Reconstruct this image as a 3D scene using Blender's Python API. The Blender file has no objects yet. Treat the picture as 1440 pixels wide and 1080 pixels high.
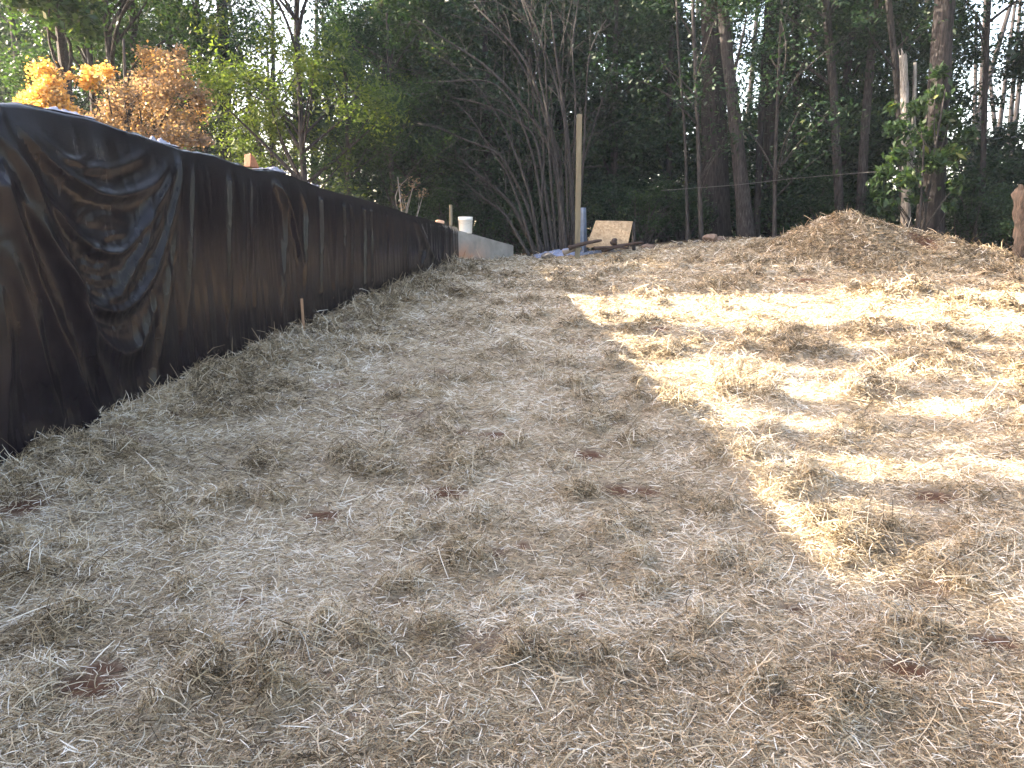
import bpy, math
import numpy as np
from mathutils import Vector
R = math.radians
scene = bpy.context.scene
COL = scene.collection

# ---------------------------------------------------------------- camera
CAMZ, PITCH, FPX = 1.5, R(10.0), 1100.0
cd = bpy.data.cameras.new("camera"); cam = bpy.data.objects.new("camera", cd); COL.objects.link(cam)
cam.location = (0, 0, CAMZ); cam.rotation_euler = (R(90) - PITCH, 0, 0)
cd.sensor_width = 36; cd.lens = 36 * FPX / 1440; cd.clip_start = 0.05; cd.clip_end = 1500
scene.camera = cam
# ---------------------------------------------------------------- light
SUN_AZ, SUN_EL = R(80), R(26.0)          # azimuth measured to the left of the view direction
SKY, SUNP, EXPO = 0.15, 5.0, 3.15
w = bpy.data.worlds.new("World"); scene.world = w; w.use_nodes = True
nt = w.node_tree; nt.nodes.clear()
sk = nt.nodes.new('ShaderNodeTexSky'); sk.sky_type = 'NISHITA'; sk.sun_disc = False
sk.sun_elevation = SUN_EL; sk.sun_rotation = -SUN_AZ; sk.dust_density = 3.0; sk.air_density = 1.0
bg = nt.nodes.new('ShaderNodeBackground'); bg.inputs[1].default_value = SKY
wo = nt.nodes.new('ShaderNodeOutputWorld')
tint = nt.nodes.new('ShaderNodeMix'); tint.data_type = 'RGBA'; tint.blend_type = 'MULTIPLY'; tint.inputs[0].default_value = 1
tint.inputs[7].default_value = (1.17, 1.0, .87, 1)        # hazy, warm autumn air
nt.links.new(sk.outputs[0], tint.inputs[6]); nt.links.new(tint.outputs[2], bg.inputs[0]); nt.links.new(bg.outputs[0], wo.inputs[0])
SD = Vector((-math.cos(SUN_EL) * math.sin(SUN_AZ), math.cos(SUN_EL) * math.cos(SUN_AZ), math.sin(SUN_EL)))
sl = bpy.data.lights.new("sun", 'SUN'); sl.energy = SUNP; sl.angle = R(0.6); sl.color = (1.0, 0.87, 0.68)
so = bpy.data.objects.new("sun", sl); COL.objects.link(so); so.rotation_euler = SD.to_track_quat('Z', 'Y').to_euler()
scene.view_settings.view_transform = 'Standard'; scene.view_settings.look = 'None'
scene.view_settings.exposure = EXPO; scene.view_settings.gamma = 1
scene.cycles.max_bounces = 6; scene.cycles.transparent_max_bounces = 8
scene.cycles.sample_clamp_indirect = 6

# ---------------------------------------------------------------- numeric helpers
def vnoise(x, y, seed=0):
    xi = np.floor(x).astype(np.int64); yi = np.floor(y).astype(np.int64)
    fx = x - xi; fy = y - yi
    fx = fx * fx * (3 - 2 * fx); fy = fy * fy * (3 - 2 * fy)
    def h(a, b):
        n = (a * 374761393 + b * 668265263 + seed * 1442695041) & 0x7fffffff
        n = ((n ^ (n >> 13)) * 1274126177) & 0x7fffffff
        n = n ^ (n >> 16)
        return (n & 0xffff) / 65535.0
    a = h(xi, yi); b = h(xi + 1, yi); c = h(xi, yi + 1); d = h(xi + 1, yi + 1)
    return (a + (b - a) * fx) * (1 - fy) + (c + (d - c) * fx) * fy
def fbm(x, y, seed=0, o=4):
    s = 0; a = 0.5; t = 0
    for k in range(o):
        s = s + a * vnoise(x, y, seed + k * 17); t += a; a *= 0.5; x = x * 2.03 + 5.1; y = y * 2.03 + 1.7
    return s / t
def sstep(a, b, x):
    t = np.clip((x - a) / (b - a), 0, 1); return t * t * (3 - 2 * t)

WX0, WK, WEND = -3.95, 0.158, 17.3       # line of the retaining wall: x = WX0 + WK*y
def wall_x(y): return WX0 + WK * y
TUFTS_PX = [(290,985,.17,.10),(450,915,.13,.07),(350,722,.2,.07),(570,762,.12,.05),(740,935,.14,.06),(1110,1012,.2,.07),
 (930,577,.26,.09),(812,548,.2,.08),(838,600,.2,.06),(645,660,.18,.07),(588,560,.2,.05),(1240,905,.16,.05),(1060,800,.2,.05),
 (1385,775,.22,.07),(890,792,.1,.06),(90,890,.15,.05),(1040,650,.22,.09),(1110,690,.2,.08),(1330,815,.2,.05),(380,905,.1,.04),
 (1190,760,.2,.07),(60,800,.18,.05),(500,655,.16,.04),(210,690,.18,.06),(1420,600,.3,.08),(1240,560,.25,.08),(1060,560,.3,.07),
 (1290,480,.5,.13),(1110,495,.4,.1),(1330,520,.4,.09),(940,505,.3,.08),(1020,405,.5,.1),(1260,412,.6,.14),(1390,432,.4,.12)]
CLAY_PX = [(125,965,.12),(150,940,.1),(342,843,.05),(697,786,.07),(735,778,.05),(820,842,.05),(600,770,.05),(1310,703,.16),(1275,945,.13),
 (870,690,.12),(620,695,.15),(700,612,.14),(640,610,.1),(1120,860,.06),(1100,1000,.05),(1395,905,.1),(455,725,.1),(30,715,.2),
 (830,640,.12),(905,690,.1),(1130,395,.25),(930,465,.2),(560,850,.04),(1180,925,.06),(720,885,.03)]
rng = np.random.default_rng(11)

def ground_base(x, y):
    z = 0.075 * np.maximum(y - 3, 0)
    z = z - 0.075 * np.maximum(y - 20, 0) * 1.0
    z = z + 0.45 * np.exp(-((x - 6) / 3.5) ** 2) * np.clip((y - 11) / 8, 0, 1) * (1 - sstep(21, 32, y))
    z = z - 0.02 * np.maximum(np.abs(x) - 14, 0) * (np.abs(x) < 60) - 0.92 * (np.abs(x) >= 60)
    return z
def ray(px, py):
    x = (px - 720) / FPX; u = (540 - py) / FPX
    return x, math.cos(PITCH) + u * math.sin(PITCH), -math.sin(PITCH) + u * math.cos(PITCH)
def on_ground(px, py):
    r = ray(px, py); t = np.arange(0.5, 60, 0.004)
    d = CAMZ + r[2] * t - ground_base(r[0] * t, r[1] * t)
    i = np.argmax(d < 0); return r[0] * t[i], r[1] * t[i]
def at_y(px, py, y):
    r = ray(px, py); t = y / r[1]; return np.array([r[0] * t, y, CAMZ + r[2] * t])

tufts = []
for px, py, r, h in TUFTS_PX:
    gx, gy = on_ground(px, py); tufts.append((gx, gy, r, h * (1.45 if py > 540 else 1.1)))
for _ in range(330):
    y = 2.2 + 15 * rng.random() ** 0.8; x = (rng.random() * 1.5 - .75) * y
    if x < wall_x(y) + .3: continue
    s = .5 + .045 * y
    tufts.append((x, y, (.07 + .13 * rng.random()) * s * 1.1, (.015 + .03 * rng.random()) * s))
for _ in range(150):                       # straw banked up along the foot of the sheet
    y = 2.5 + 14.5 * rng.random(); x = wall_x(y) + .15 + abs(rng.normal()) * .3
    tufts.append((x, y, .12 + .12 * rng.random(), (.02 + .04 * rng.random()) * min(1, max(.25, (y - 2.5) / 5))))
lobes = []
for tx, ty, r, h in tufts:
    big = 1.0
    for q in range(5):
        a = rng.random() * 6.28; k = .35 + .4 * rng.random()
        lobes.append((tx + math.cos(a) * r * .9 * rng.random() * 1.4, ty + math.sin(a) * r * .6, r * k * 1.1, h * (.35 + .75 * rng.random())))
tufts = np.array(lobes)
clays = np.array([(*on_ground(a, b), r) for a, b, r in CLAY_PX])

def tuft_field(x, y):
    """(height added, tuftness 0..1)"""
    h = np.zeros_like(x); m = np.zeros_like(x)
    wob = 1 + .5 * (vnoise(x * 9, y * 9, 5) - .5)
    for tx, ty, r, hh in tufts:
        k = (np.abs(x - tx) < 2.5 * r) & (np.abs(y - ty) < 2.5 * r)
        if not k.any(): continue
        d = np.hypot(x[k] - tx, (y[k] - ty) * 1.25) / (r * wob[k])
        e = np.exp(-d * d * 1.3)
        h[k] = np.maximum(h[k], hh * e); m[k] = np.maximum(m[k], e)
    return h, m
def clay_field(x, y):
    c = np.zeros_like(x)
    wob = .55 + .9 * fbm(x * 8, y * 8, 41, 3)
    for cx, cy, r in clays:
        k = (np.abs(x - cx) < 3 * r) & (np.abs(y - cy) < 3 * r)
        if not k.any(): continue
        d = np.hypot((x[k] - cx) * .75, (y[k] - cy)) / (r * wob[k])
        c[k] = np.maximum(c[k], 1 - sstep(.3, 1.2, d))
    n = fbm(x * 1.3, y * 2.2, 77, 4)
    c = np.maximum(c, sstep(.72, .77, n) * .6)
    ber = np.exp(-((x - wall_x(y) - .45) / .35) ** 2) * sstep(.56, .66, fbm(x * 2.5, y * 2.5, 9, 3))
    return np.maximum(c, ber * .7)
def relief(x, y):
    z = .05 * (fbm(x * .9, y * 1.3, 3, 3) - .5) + .05 * (fbm(x * 3.1, y * 3.1, 8, 3) - .5) + .02 * (fbm(x * 11, y * 11, 6, 2) - .5)
    d = x - wall_x(y)
    z = z + .11 * (.1 + .9 * sstep(4, 8, y)) * np.exp(-np.maximum(d, 0) / .3) * (1 + .8 * (vnoise(x * 2.2, y * 2.2, 19) - .5)) * (y > 0) * (y < 19) * (d > -.6)
    return z
def mound_h(x, y):
    prof = np.interp(x, [4.2, 5.0, 5.6, 6.2, 6.7, 7.1, 7.7, 8.2, 8.8, 9.5, 10.2, 11.0, 12.0], [-.15, -.03, .12, .50, .84, .86, .66, .58, .5, .38, .26, .15, -.15])
    f = np.where(y < 16.8, np.exp(-((y - 16.8) / 1.25) ** 2), np.exp(-((y - 16.8) / .9) ** 2))
    z = prof * f * 1.03 - .05
    z = z + .36 * (fbm(x * 1.8, y * 1.8, 21, 4) - .5) * sstep(-.05, .3, prof * f) + .06 * (fbm(x * 6, y * 6, 22, 3) - .5)
    return z
def surf(x, y):
    th, tm = tuft_field(x, y)
    return ground_base(x, y) + relief(x, y) + th * .75, tm

# ---------------------------------------------------------------- mesh / object helpers
def mesh_np(name, v, faces, attrs=None, smooth=False, dom='POINT'):
    """faces: (n,k) int array"""
    me = bpy.data.meshes.new(name)
    n, k = faces.shape
    me.vertices.add(len(v)); me.vertices.foreach_set('co', np.ascontiguousarray(v, dtype=np.float32).ravel())
    me.loops.add(n * k); me.loops.foreach_set('vertex_index', np.ascontiguousarray(faces, dtype=np.int32).ravel())
    me.polygons.add(n); me.polygons.foreach_set('loop_start', np.arange(0, n * k, k, dtype=np.int32))
    me.polygons.foreach_set('loop_total', np.full(n, k, dtype=np.int32))
    if smooth: me.polygons.foreach_set('use_smooth', np.ones(n, dtype=bool))
    for an, (a, d) in (attrs or {}).items():
        at = me.attributes.new(an, 'FLOAT', d); at.data.foreach_set('value', np.ascontiguousarray(a, dtype=np.float32))
    me.update(calc_edges=True); me.validate()
    return me
def link(name, me, mat, parent=None):
    o = bpy.data.objects.new(name, me); COL.objects.link(o)
    if mat: me.materials.append(mat)
    if parent: o.parent = parent
    return o
def tag(o, label=None, cat=None, group=None, kind=None):
    for k, v in (('label', label), ('category', cat), ('group', group), ('kind', kind)):
        if v: o[k] = v
    return o
def empty(name, loc, label, cat, group=None):
    o = bpy.data.objects.new(name, None); COL.objects.link(o); o.location = loc
    return tag(o, label, cat, group)
def grid_faces(nu, nv):
    i = np.arange(nu - 1)[:, None] * nv + np.arange(nv - 1)[None, :]
    i = i.ravel(); return np.stack([i, i + nv, i + nv + 1, i + 1], 1)
class MB:
    def __init__(s): s.v = []; s.f = []; s.n = 0
    def add(s, v, f):
        v = np.asarray(v, float); s.v.append(v); s.f += [tuple(int(a) + s.n for a in q) for q in f]; s.n += len(v)
    def box(s, c, size, rot=None, bevel=0):
        sx, sy, sz = [a / 2 for a in size]
        v = np.array([(x, y, z) for x in (-sx, sx) for y in (-sy, sy) for z in (-sz, sz)])
        if rot is not None: v = v @ np.array(rot.to_matrix()).T
        s.add(v + np.array(c), [(0, 1, 3, 2), (4, 6, 7, 5), (0, 4, 5, 1), (2, 3, 7, 6), (0, 2, 6, 4), (1, 5, 7, 3)])
    def tube(s, pts, rad, n=8, cap=True, jit=0, seed=0):
        pts = np.array(pts, float); rr = np.random.default_rng(seed)
        rad = np.full(len(pts), rad, float) if np.isscalar(rad) else np.array(rad, float)
        t = np.gradient(pts, axis=0); t /= np.linalg.norm(t, axis=1)[:, None] + 1e-9
        up = np.array([0, 0, 1.]) if abs(t[0][2]) < .8 else np.array([0, 1., 0])
        a = np.cross(t, up); a /= np.linalg.norm(a, axis=1)[:, None] + 1e-9
        b = np.cross(t, a); th = np.arange(n) / n * 2 * math.pi
        v = []
        for i in range(len(pts)):
            r = rad[i] * (1 + jit * rr.normal(size=n))
            v.append(pts[i] + (a[i][None] * np.cos(th)[:, None] + b[i][None] * np.sin(th)[:, None]) * r[:, None])
        f = [(i * n + j, i * n + (j + 1) % n, (i + 1) * n + (j + 1) % n, (i + 1) * n + j) for i in range(len(pts) - 1) for j in range(n)]
        if cap: f += [tuple(range(n))[::-1], tuple((len(pts) - 1) * n + j for j in range(n))]
        s.add(np.concatenate(v), f)
    def mesh(s, name, smooth=True):
        me = bpy.data.meshes.new(name); me.from_pydata(np.concatenate(s.v).tolist(), [], s.f)
        if smooth: me.polygons.foreach_set('use_smooth', [True] * len(me.polygons))
        me.update(); return me
    def build(s, name, mat, parent=None, smooth=False):
        return link(name, s.mesh(name, smooth), mat, parent)
def spline(pts, n=24):
    pts = np.array(pts, float); d = np.r_[0, np.cumsum(np.linalg.norm(np.diff(pts, axis=0), axis=1))]
    t = np.linspace(0, d[-1], n)
    P = np.stack([np.interp(t, d, pts[:, k]) for k in range(pts.shape[1])], 1)
    for _ in range(3): P[1:-1] = (P[:-2] + 2 * P[1:-1] + P[2:]) / 4
    return P

# ---------------------------------------------------------------- materials
def mat(name, build):
    m = bpy.data.materials.new(name); m.use_nodes = True; t = m.node_tree
    b = t.nodes['Principled BSDF']; build(t, b); return m
def N(t, typ, **kw):
    n = t.nodes.new(typ)
    for k, v in kw.items(): setattr(n, k, v)
    return n
def noise(t, scale, detail=4, rough=.55, vec=None, dim='3D'):
    n = N(t, 'ShaderNodeTexNoise'); n.inputs['Scale'].default_value = scale
    n.inputs['Detail'].default_value = detail; n.inputs['Roughness'].default_value = rough
    if vec: t.links.new(vec, n.inputs['Vector'])
    return n
def ramp(t, fac, stops):
    r = N(t, 'ShaderNodeValToRGB'); e = r.color_ramp.elements
    while len(e) < len(stops): e.new(.5)
    for i, (p, c) in enumerate(stops): e[i].position = p; e[i].color = (*c, 1)
    t.links.new(fac, r.inputs[0]); return r
def mixc(t, fac, a, b, mode='MIX'):
    m = N(t, 'ShaderNodeMix', data_type='RGBA', blend_type=mode)
    for s, v in ((m.inputs[0], fac), (m.inputs[6], a), (m.inputs[7], b)):
        if hasattr(v, 'links'): t.links.new(v, s)
        elif isinstance(v, (int, float)): s.default_value = v
        else: s.default_value = (*v, 1)
    return m.outputs[2]
def bump(t, b, h, dist, st=1.0):
    n = N(t, 'ShaderNodeBump'); n.inputs['Distance'].default_value = dist; n.inputs['Strength'].default_value = st
    t.links.new(h, n.inputs['Height']); t.links.new(n.outputs[0], b.inputs['Normal'])
def attr(t, name): return N(t, 'ShaderNodeAttribute', attribute_name=name).outputs['Fac']
def objvec(t, scale=(1, 1, 1)):
    c = N(t, 'ShaderNodeTexCoord'); m = N(t, 'ShaderNodeMapping'); m.inputs['Scale'].default_value = scale
    t.links.new(c.outputs['Object'], m.inputs[0]); return m.outputs[0]

STRAW = [(0, (.05, .034, .02)), (.2, (.17, .125, .07)), (.42, (.35, .27, .165)), (.62, (.49, .40, .275)), (.82, (.6, .525, .41)), (1, (.78, .73, .65))]
def m_straw(t, b):
    r = ramp(t, attr(t, 'tone'), STRAW); b.inputs['Roughness'].default_value = .55
    t.links.new(r.outputs[0], b.inputs['Base Color'])
    tr = N(t, 'ShaderNodeBsdfTranslucent'); t.links.new(r.outputs[0], tr.inputs[0])
    mx = N(t, 'ShaderNodeMixShader'); mx.inputs[0].default_value = .25
    t.links.new(b.outputs[0], mx.inputs[1]); t.links.new(tr.outputs[0], mx.inputs[2])
    t.links.new(mx.outputs[0], t.nodes['Material Output'].inputs[0])
M_straw = mat('straw', m_straw)
def m_ground(t, b):
    v = objvec(t)
    n1 = noise(t, 28, 6, .75, v); n2 = noise(t, 1.7, 4, .6, v); n3 = noise(t, 160, 3, .7, v)
    m1 = N(t, 'ShaderNodeMath', operation='MULTIPLY_ADD'); t.links.new(n1.outputs[0], m1.inputs[0]); m1.inputs[1].default_value = .6
    t.links.new(n3.outputs[0], m1.inputs[2])
    sub = N(t, 'ShaderNodeMath', operation='MULTIPLY_ADD'); t.links.new(n2.outputs[0], sub.inputs[0]); sub.inputs[1].default_value = .5
    t.links.new(m1.outputs[0], sub.inputs[2])
    r = ramp(t, sub.outputs[0], [(.55, (.05, .035, .022)), (.85, (.17, .125, .078)), (1.05 / 1.1, (.3, .235, .16)), (1, (.42, .35, .26))])
    clay = ramp(t, n1.outputs[0], [(.3, (.06, .03, .02)), (.6, (.14, .072, .045)), (.8, (.22, .13, .085))])
    lit = ramp(t, n1.outputs[0], [(.3, (.025, .018, .012)), (.55, (.07, .05, .03)), (.75, (.15, .10, .06))])
    c = mixc(t, attr(t, 'clay'), r.outputs[0], clay.outputs[0])
    c = mixc(t, attr(t, 'litter'), c, lit.outputs[0])
    t.links.new(c, b.inputs['Base Color']); b.inputs['Roughness'].default_value = .95; b.inputs['Specular IOR Level'].default_value = .15
    bump(t, b, m1.outputs[0], .02, .9)
M_ground = mat('ground', m_ground)
def m_plastic(t, b):
    v = objvec(t); n = noise(t, 3.0, 4, .6, v); n2 = noise(t, 26, 3, .6, objvec(t, (1, 1, .35))); n3 = noise(t, 9, 3, .6, objvec(t, (1, 1, .3)))
    r = ramp(t, n.outputs[0], [(.3, (.006, .0045, .0065)), (.7, (.011, .0085, .0115))])
    dust = ramp(t, noise(t, 2.2, 6, .7, v).outputs[0], [(.52, (0, 0, 0)), (.8, (1, 1, 1))])
    c = mixc(t, dust.outputs[0], r.outputs[0], (.018, .013, .013))
    t.links.new(c, b.inputs['Base Color'])
    rr = N(t, 'ShaderNodeMapRange'); t.links.new(n.outputs[0], rr.inputs[0]); rr.inputs[3].default_value = .13; rr.inputs[4].default_value = .26
    t.links.new(rr.outputs[0], b.inputs['Roughness']); b.inputs['Specular IOR Level'].default_value = .22
    ad = N(t, 'ShaderNodeMath', operation='MULTIPLY_ADD'); t.links.new(n3.outputs[0], ad.inputs[0]); ad.inputs[1].default_value = .7
    t.links.new(n2.outputs[0], ad.inputs[2])
    bump(t, b, ad.outputs[0], .003, .7)
M_plastic = mat('black_plastic', m_plastic)
def simple(name, col, rough=.7, var=.35, sc=12, bmp=.004, stretch=(1, 1, 1), spec=.3, detail=5):
    def f(t, b):
        n = noise(t, sc, detail, .65, objvec(t, stretch)); lo = tuple(c * (1 - var) for c in col); hi = tuple(min(1, c * (1 + var)) for c in col)
        r = ramp(t, n.outputs[0], [(.3, lo), (.7, hi)]); t.links.new(r.outputs[0], b.inputs['Base Color'])
        b.inputs['Roughness'].default_value = rough; b.inputs['Specular IOR Level'].default_value = spec
        if bmp: bump(t, b, n.outputs[0], bmp)
    return mat(name, f)
def m_conc(t, b):
    v = objvec(t); n = noise(t, 4, 6, .6, v)
    r = ramp(t, n.outputs[0], [(.3, (.20, .19, .175)), (.7, (.33, .31, .285))])
    sx = N(t, 'ShaderNodeSeparateXYZ'); c = N(t, 'ShaderNodeTexCoord'); t.links.new(c.outputs['Object'], sx.inputs[0])
    # orange clay splashed up from the ground near the sheet's end
    def mr(src, a, b_, ):
        m = N(t, 'ShaderNodeMapRange'); t.links.new(src, m.inputs[0]); m.inputs[1].default_value = a; m.inputs[2].default_value = b_; return m.outputs[0]
    hgt = mr(sx.outputs[2], 1.65, 1.2); side = mr(sx.outputs[1], 18.5, 17.6)
    mu = N(t, 'ShaderNodeMath', operation='MULTIPLY'); t.links.new(hgt, mu.inputs[0]); t.links.new(side, mu.inputs[1])
    mu2 = N(t, 'ShaderNodeMath', operation='MULTIPLY'); t.links.new(mu.outputs[0], mu2.inputs[0]); t.links.new(mr(n.outputs[0], .25, .6), mu2.inputs[1])
    t.links.new(mixc(t, mu2.outputs[0], r.outputs[0], (.42, .17, .07)), b.inputs['Base Color'])
    b.inputs['Roughness'].default_value = .9; bump(t, b, noise(t, 30, 4, .6, v).outputs[0], .004)
M_conc = mat('concrete', m_conc)
def m_bark(name, lo, hi, sc=9):
    def f(t, b):
        n = noise(t, sc, 6, .7, objvec(t, (2.2, 2.2, .35))); n2 = noise(t, 1.3, 3, .6, objvec(t))
        r = ramp(t, n.outputs[0], [(.36, tuple(c * .35 for c in lo)), (.5, lo), (.68, hi)])
        li = ramp(t, n2.outputs[0], [(.5, (0, 0, 0)), (.75, (.6, .6, .6))])
        t.links.new(mixc(t, li.outputs[0], r.outputs[0], tuple(c * 1.3 for c in lo)), b.inputs['Base Color'])
        b.inputs['Roughness'].default_value = .9; b.inputs['Specular IOR Level'].default_value = .2
        bump(t, b, n.outputs[0], .05, 1)
    return mat(name, f)
M_pine = m_bark('pine_bark', (.024, .0205, .021), (.056, .048, .048))
M_bark = m_bark('grey_bark', (.04, .035, .036), (.09, .079, .078), 14)
M_stem = m_bark('smooth_stem_bark', (.045, .04, .039), (.1, .089, .085), 18)
M_snag = m_bark('weathered_wood', (.27, .25, .23), (.5, .47, .44), 12)
M_red = m_bark('reddish_rotten_wood', (.02, .013, .011), (.046, .029, .023), 9)
def m_leaf(name, stops, trans=.45, tint=(1.0, 1.15, .45)):
    def f(t, b):
        r = ramp(t, attr(t, 'tone'), stops); t.links.new(r.outputs[0], b.inputs['Base Color'])
        b.inputs['Roughness'].default_value = .5; b.inputs['Specular IOR Level'].default_value = .3
        tr = N(t, 'ShaderNodeBsdfTranslucent'); t.links.new(mixc(t, 1.0, r.outputs[0], tint, 'MULTIPLY'), tr.inputs[0])
        hs = N(t, 'ShaderNodeMixShader'); hs.inputs[0].default_value = trans
        t.links.new(b.outputs[0], hs.inputs[1]); t.links.new(tr.outputs[0], hs.inputs[2])
        t.links.new(hs.outputs[0], t.nodes['Material Output'].inputs[0])
    return mat(name, f)
M_dark = m_leaf('dark_leaf', [(0, (.009, .020, .011)), (.5, (.017, .040, .019)), (.85, (.034, .066, .026)), (1, (.07, .09, .03))], .3)
M_mid = m_leaf('green_leaf', [(0, (.017, .034, .017)), (.5, (.036, .068, .028)), (.85, (.07, .11, .036)), (1, (.14, .15, .05))], .45)
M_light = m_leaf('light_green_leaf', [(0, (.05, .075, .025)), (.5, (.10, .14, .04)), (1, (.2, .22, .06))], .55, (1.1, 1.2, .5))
M_autumn = m_leaf('autumn_leaf', [(0, (.15, .11, .085)), (.5, (.3, .215, .135)), (.85, (.58, .37, .13)), (1, (.65, .42, .11))], .45, (1.05, .95, .7))
M_dead = m_leaf('dry_brown_leaf', [(0, (.10, .06, .04)), (.6, (.2, .13, .08)), (1, (.33, .24, .15))], .3, (1, .9, .7))

# ---------------------------------------------------------------- ground
def axis(a, b, step, far, n):
    core = np.arange(a, b, step); g = step * 1.16 ** np.arange(1, 200); c = np.cumsum(g)
    c = c[c < far]; c = np.r_[c, far]
    return np.r_[(core[0] - c)[::-1], core, core[-1] + c]
xs = axis(-7, 14, .05, 260, 0); ys = axis(.6, 21, .05, 300, 0)
X, Y = np.meshgrid(xs, ys, indexing='ij'); x = X.ravel(); y = Y.ravel()
near = (np.abs(x) < 16) & (y > -2) & (y < 24)
z = ground_base(x, y)
z[near], tm_ = surf(x[near], y[near])
far_ = ~near; z[far_] += .05 * (fbm(x[far_] * .5, y[far_] * .5, 3, 2) - .5)
cl = np.zeros_like(x); cl[near] = clay_field(x[near], y[near])
edge = 19.3 + 1.2 * (fbm(x * .7, y * .7, 50, 3) - .5) + .0 * x - 2.2 * sstep(9.5, 12.5, x)
lit = np.maximum(sstep(-.25, .5, y - edge), sstep(0, .4, wall_x(y) - x - .1))
lit = np.maximum(lit, sstep(16, 20, x))
me = mesh_np('ground', np.stack([x, y, z], 1), grid_faces(len(xs), len(ys)), {'clay': (cl, 'POINT'), 'litter': (lit, 'POINT')}, True)
tag(link('ground', me, M_ground), 'sloping ground of red clay under a mat of loose straw', None, None, 'structure')

# straw-covered mound
mx = np.arange(3.9, 12.6, .045); my = np.arange(14.2, 19.2, .045)
X, Y = np.meshgrid(mx, my, indexing='ij'); x = X.ravel(); y = Y.ravel()
zb, _ = surf(x, y); z = zb + mound_h(x, y)
mc = sstep(.52, .6, fbm(x * 1.8, y * 1.8, 61, 3)) * .5
mc = np.maximum(mc, np.exp(-((x - 8.5) / .55) ** 2 - ((y - 16.5) / .7) ** 2) * 1.1); mc = np.clip(mc, 0, 1)
me = mesh_np('straw_mound', np.stack([x, y, z], 1), grid_faces(len(mx), len(my)), {'clay': (mc, 'POINT'), 'litter': (0 * x, 'POINT')}, True)
mound = tag(link('straw_mound', me, M_ground), 'long heap of red clay covered with loose straw at the edge of the trees', 'mound')

# ---------------------------------------------------------------- straw strands
def strands(n_try, pos, hfun, name, parent=None, mound_=False, seed=1):
    rg = np.random.default_rng(seed)
    x, y = pos(rg, n_try)
    z, tm = surf(x, y)
    cf = clay_field(x, y)
    if mound_:
        mh = mound_h(x, y); k = mh > -.03; x, y, z, tm, mh = x[k], y[k], z[k], tm[k], mh[k]; z = z + mh
        mcl = np.exp(-((x - 8.5) / .5) ** 2 - ((y - 16.4) / .6) ** 2)
        k = rg.random(len(x)) > mcl * .9; x, y, z, tm = x[k], y[k], z[k], tm[k]
        tm = np.maximum(tm, .45)
    else:
        patch = sstep(.35, .65, fbm(x * 1.1, y * 1.6, 90, 4))
        keep = rg.random(len(x)) > np.maximum(cf * .9, .25 * (1 - patch) * (1 - tm))
        keep &= (x > wall_x(y) + .03) & (rg.random(len(x)) > sstep(19.0, 19.8, y + 2.2 * sstep(9.5, 12.5, x)))
        x, y, z, tm = x[keep], y[keep], z[keep], tm[keep]
    n = len(x); d = np.hypot(x, y)
    tuft = tm ** .8
    L = (.025 + .055 * rg.random(n) ** 1.6) * (1 + .5 * tuft) * (1 + .055 * d)
    longer = rg.random(n) < .07; L[longer] *= 2.1
    W = np.maximum(.0016 + .0026 * rg.random(n) ** 1.3, .00066 * d)
    az = rg.random(n) * 2 * math.pi
    pit = rg.normal(size=n) * (.34 + .3 * tuft)
    pit = np.where(rg.random(n) < .04, pit + .5 * rg.random(n), pit)
    curl = rg.normal(size=n) * (.9 + .6 * tuft); vcurl = -np.abs(rg.normal(size=n)) * (.2 + .7 * tuft)
    zoff = .004 + .018 * rg.random(n) ** 1.5 + tuft * .05 * rg.random(n) * (1 + .04 * d)
    # three-segment ribbons
    P = np.zeros((n, 4, 3)); P[:, 0] = np.stack([x, y, z + zoff], 1)
    T = np.zeros((n, 4, 3))
    for k in range(4):
        a = az + curl * (k - 1.5) / 3; pp = pit + vcurl * (k - 1) / 2.5
        T[:, k] = np.stack([np.cos(a) * np.cos(pp), np.sin(a) * np.cos(pp), np.sin(pp)], 1)
        if k: P[:, k] = P[:, k - 1] + (T[:, k - 1] + T[:, k]) / 2 * (L / 3)[:, None]
    P -= (P[:, 3:4] - P[:, 0:1]) * .5 * np.array([1, 1, .35])
    roll = rg.random(n) * math.pi
    s = np.cross(T, np.array([0, 0, 1.])); s /= np.linalg.norm(s, axis=2)[..., None] + 1e-6
    u = np.cross(s, T); off = (s * np.cos(roll)[:, None, None] + u * np.sin(roll)[:, None, None]) * (W / 2)[:, None, None]
    tap = np.array([.8, 1, 1, .5])[None, :, None]
    V = np.concatenate([P - off * tap, P + off * tap], 1)   # n,8,3
    b = np.arange(n)[:, None] * 8
    F = np.stack([b + np.array([k, k + 1, k + 5, k + 4]) for k in range(3)], 1).reshape(-1, 4)
    reg = fbm(x * 1.4, y * 2.0, 33, 4); pale = sstep(.42, .66, reg)
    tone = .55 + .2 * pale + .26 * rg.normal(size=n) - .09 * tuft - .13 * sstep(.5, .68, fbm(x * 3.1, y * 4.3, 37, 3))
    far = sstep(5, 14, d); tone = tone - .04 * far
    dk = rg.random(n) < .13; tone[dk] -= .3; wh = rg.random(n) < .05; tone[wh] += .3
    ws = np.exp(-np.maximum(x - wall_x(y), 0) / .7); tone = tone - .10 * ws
    if mound_: tone -= .07 + .12 * sstep(.5, .7, fbm(x * 2.2, y * 2.2, 99, 3))
    tone = np.clip(tone, .02, 1)
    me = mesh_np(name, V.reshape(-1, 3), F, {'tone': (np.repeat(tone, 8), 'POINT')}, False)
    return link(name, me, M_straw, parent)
def pos_field(rg, n):
    a = .45; u = rg.random(n); y0, y1 = 1.5, 19.8
    y = (y0 ** a + u * (y1 ** a - y0 ** a)) ** (1 / a)       # density per unit y ~ y^(a-1)
    x = (rg.random(n) * 1.56 - .78) * (y + .5); return x, y
so_ = strands(600000, pos_field, None, 'straw'); tag(so_, 'pale loose straw scattered thickly over the whole slope', None, None, 'stuff')
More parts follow.
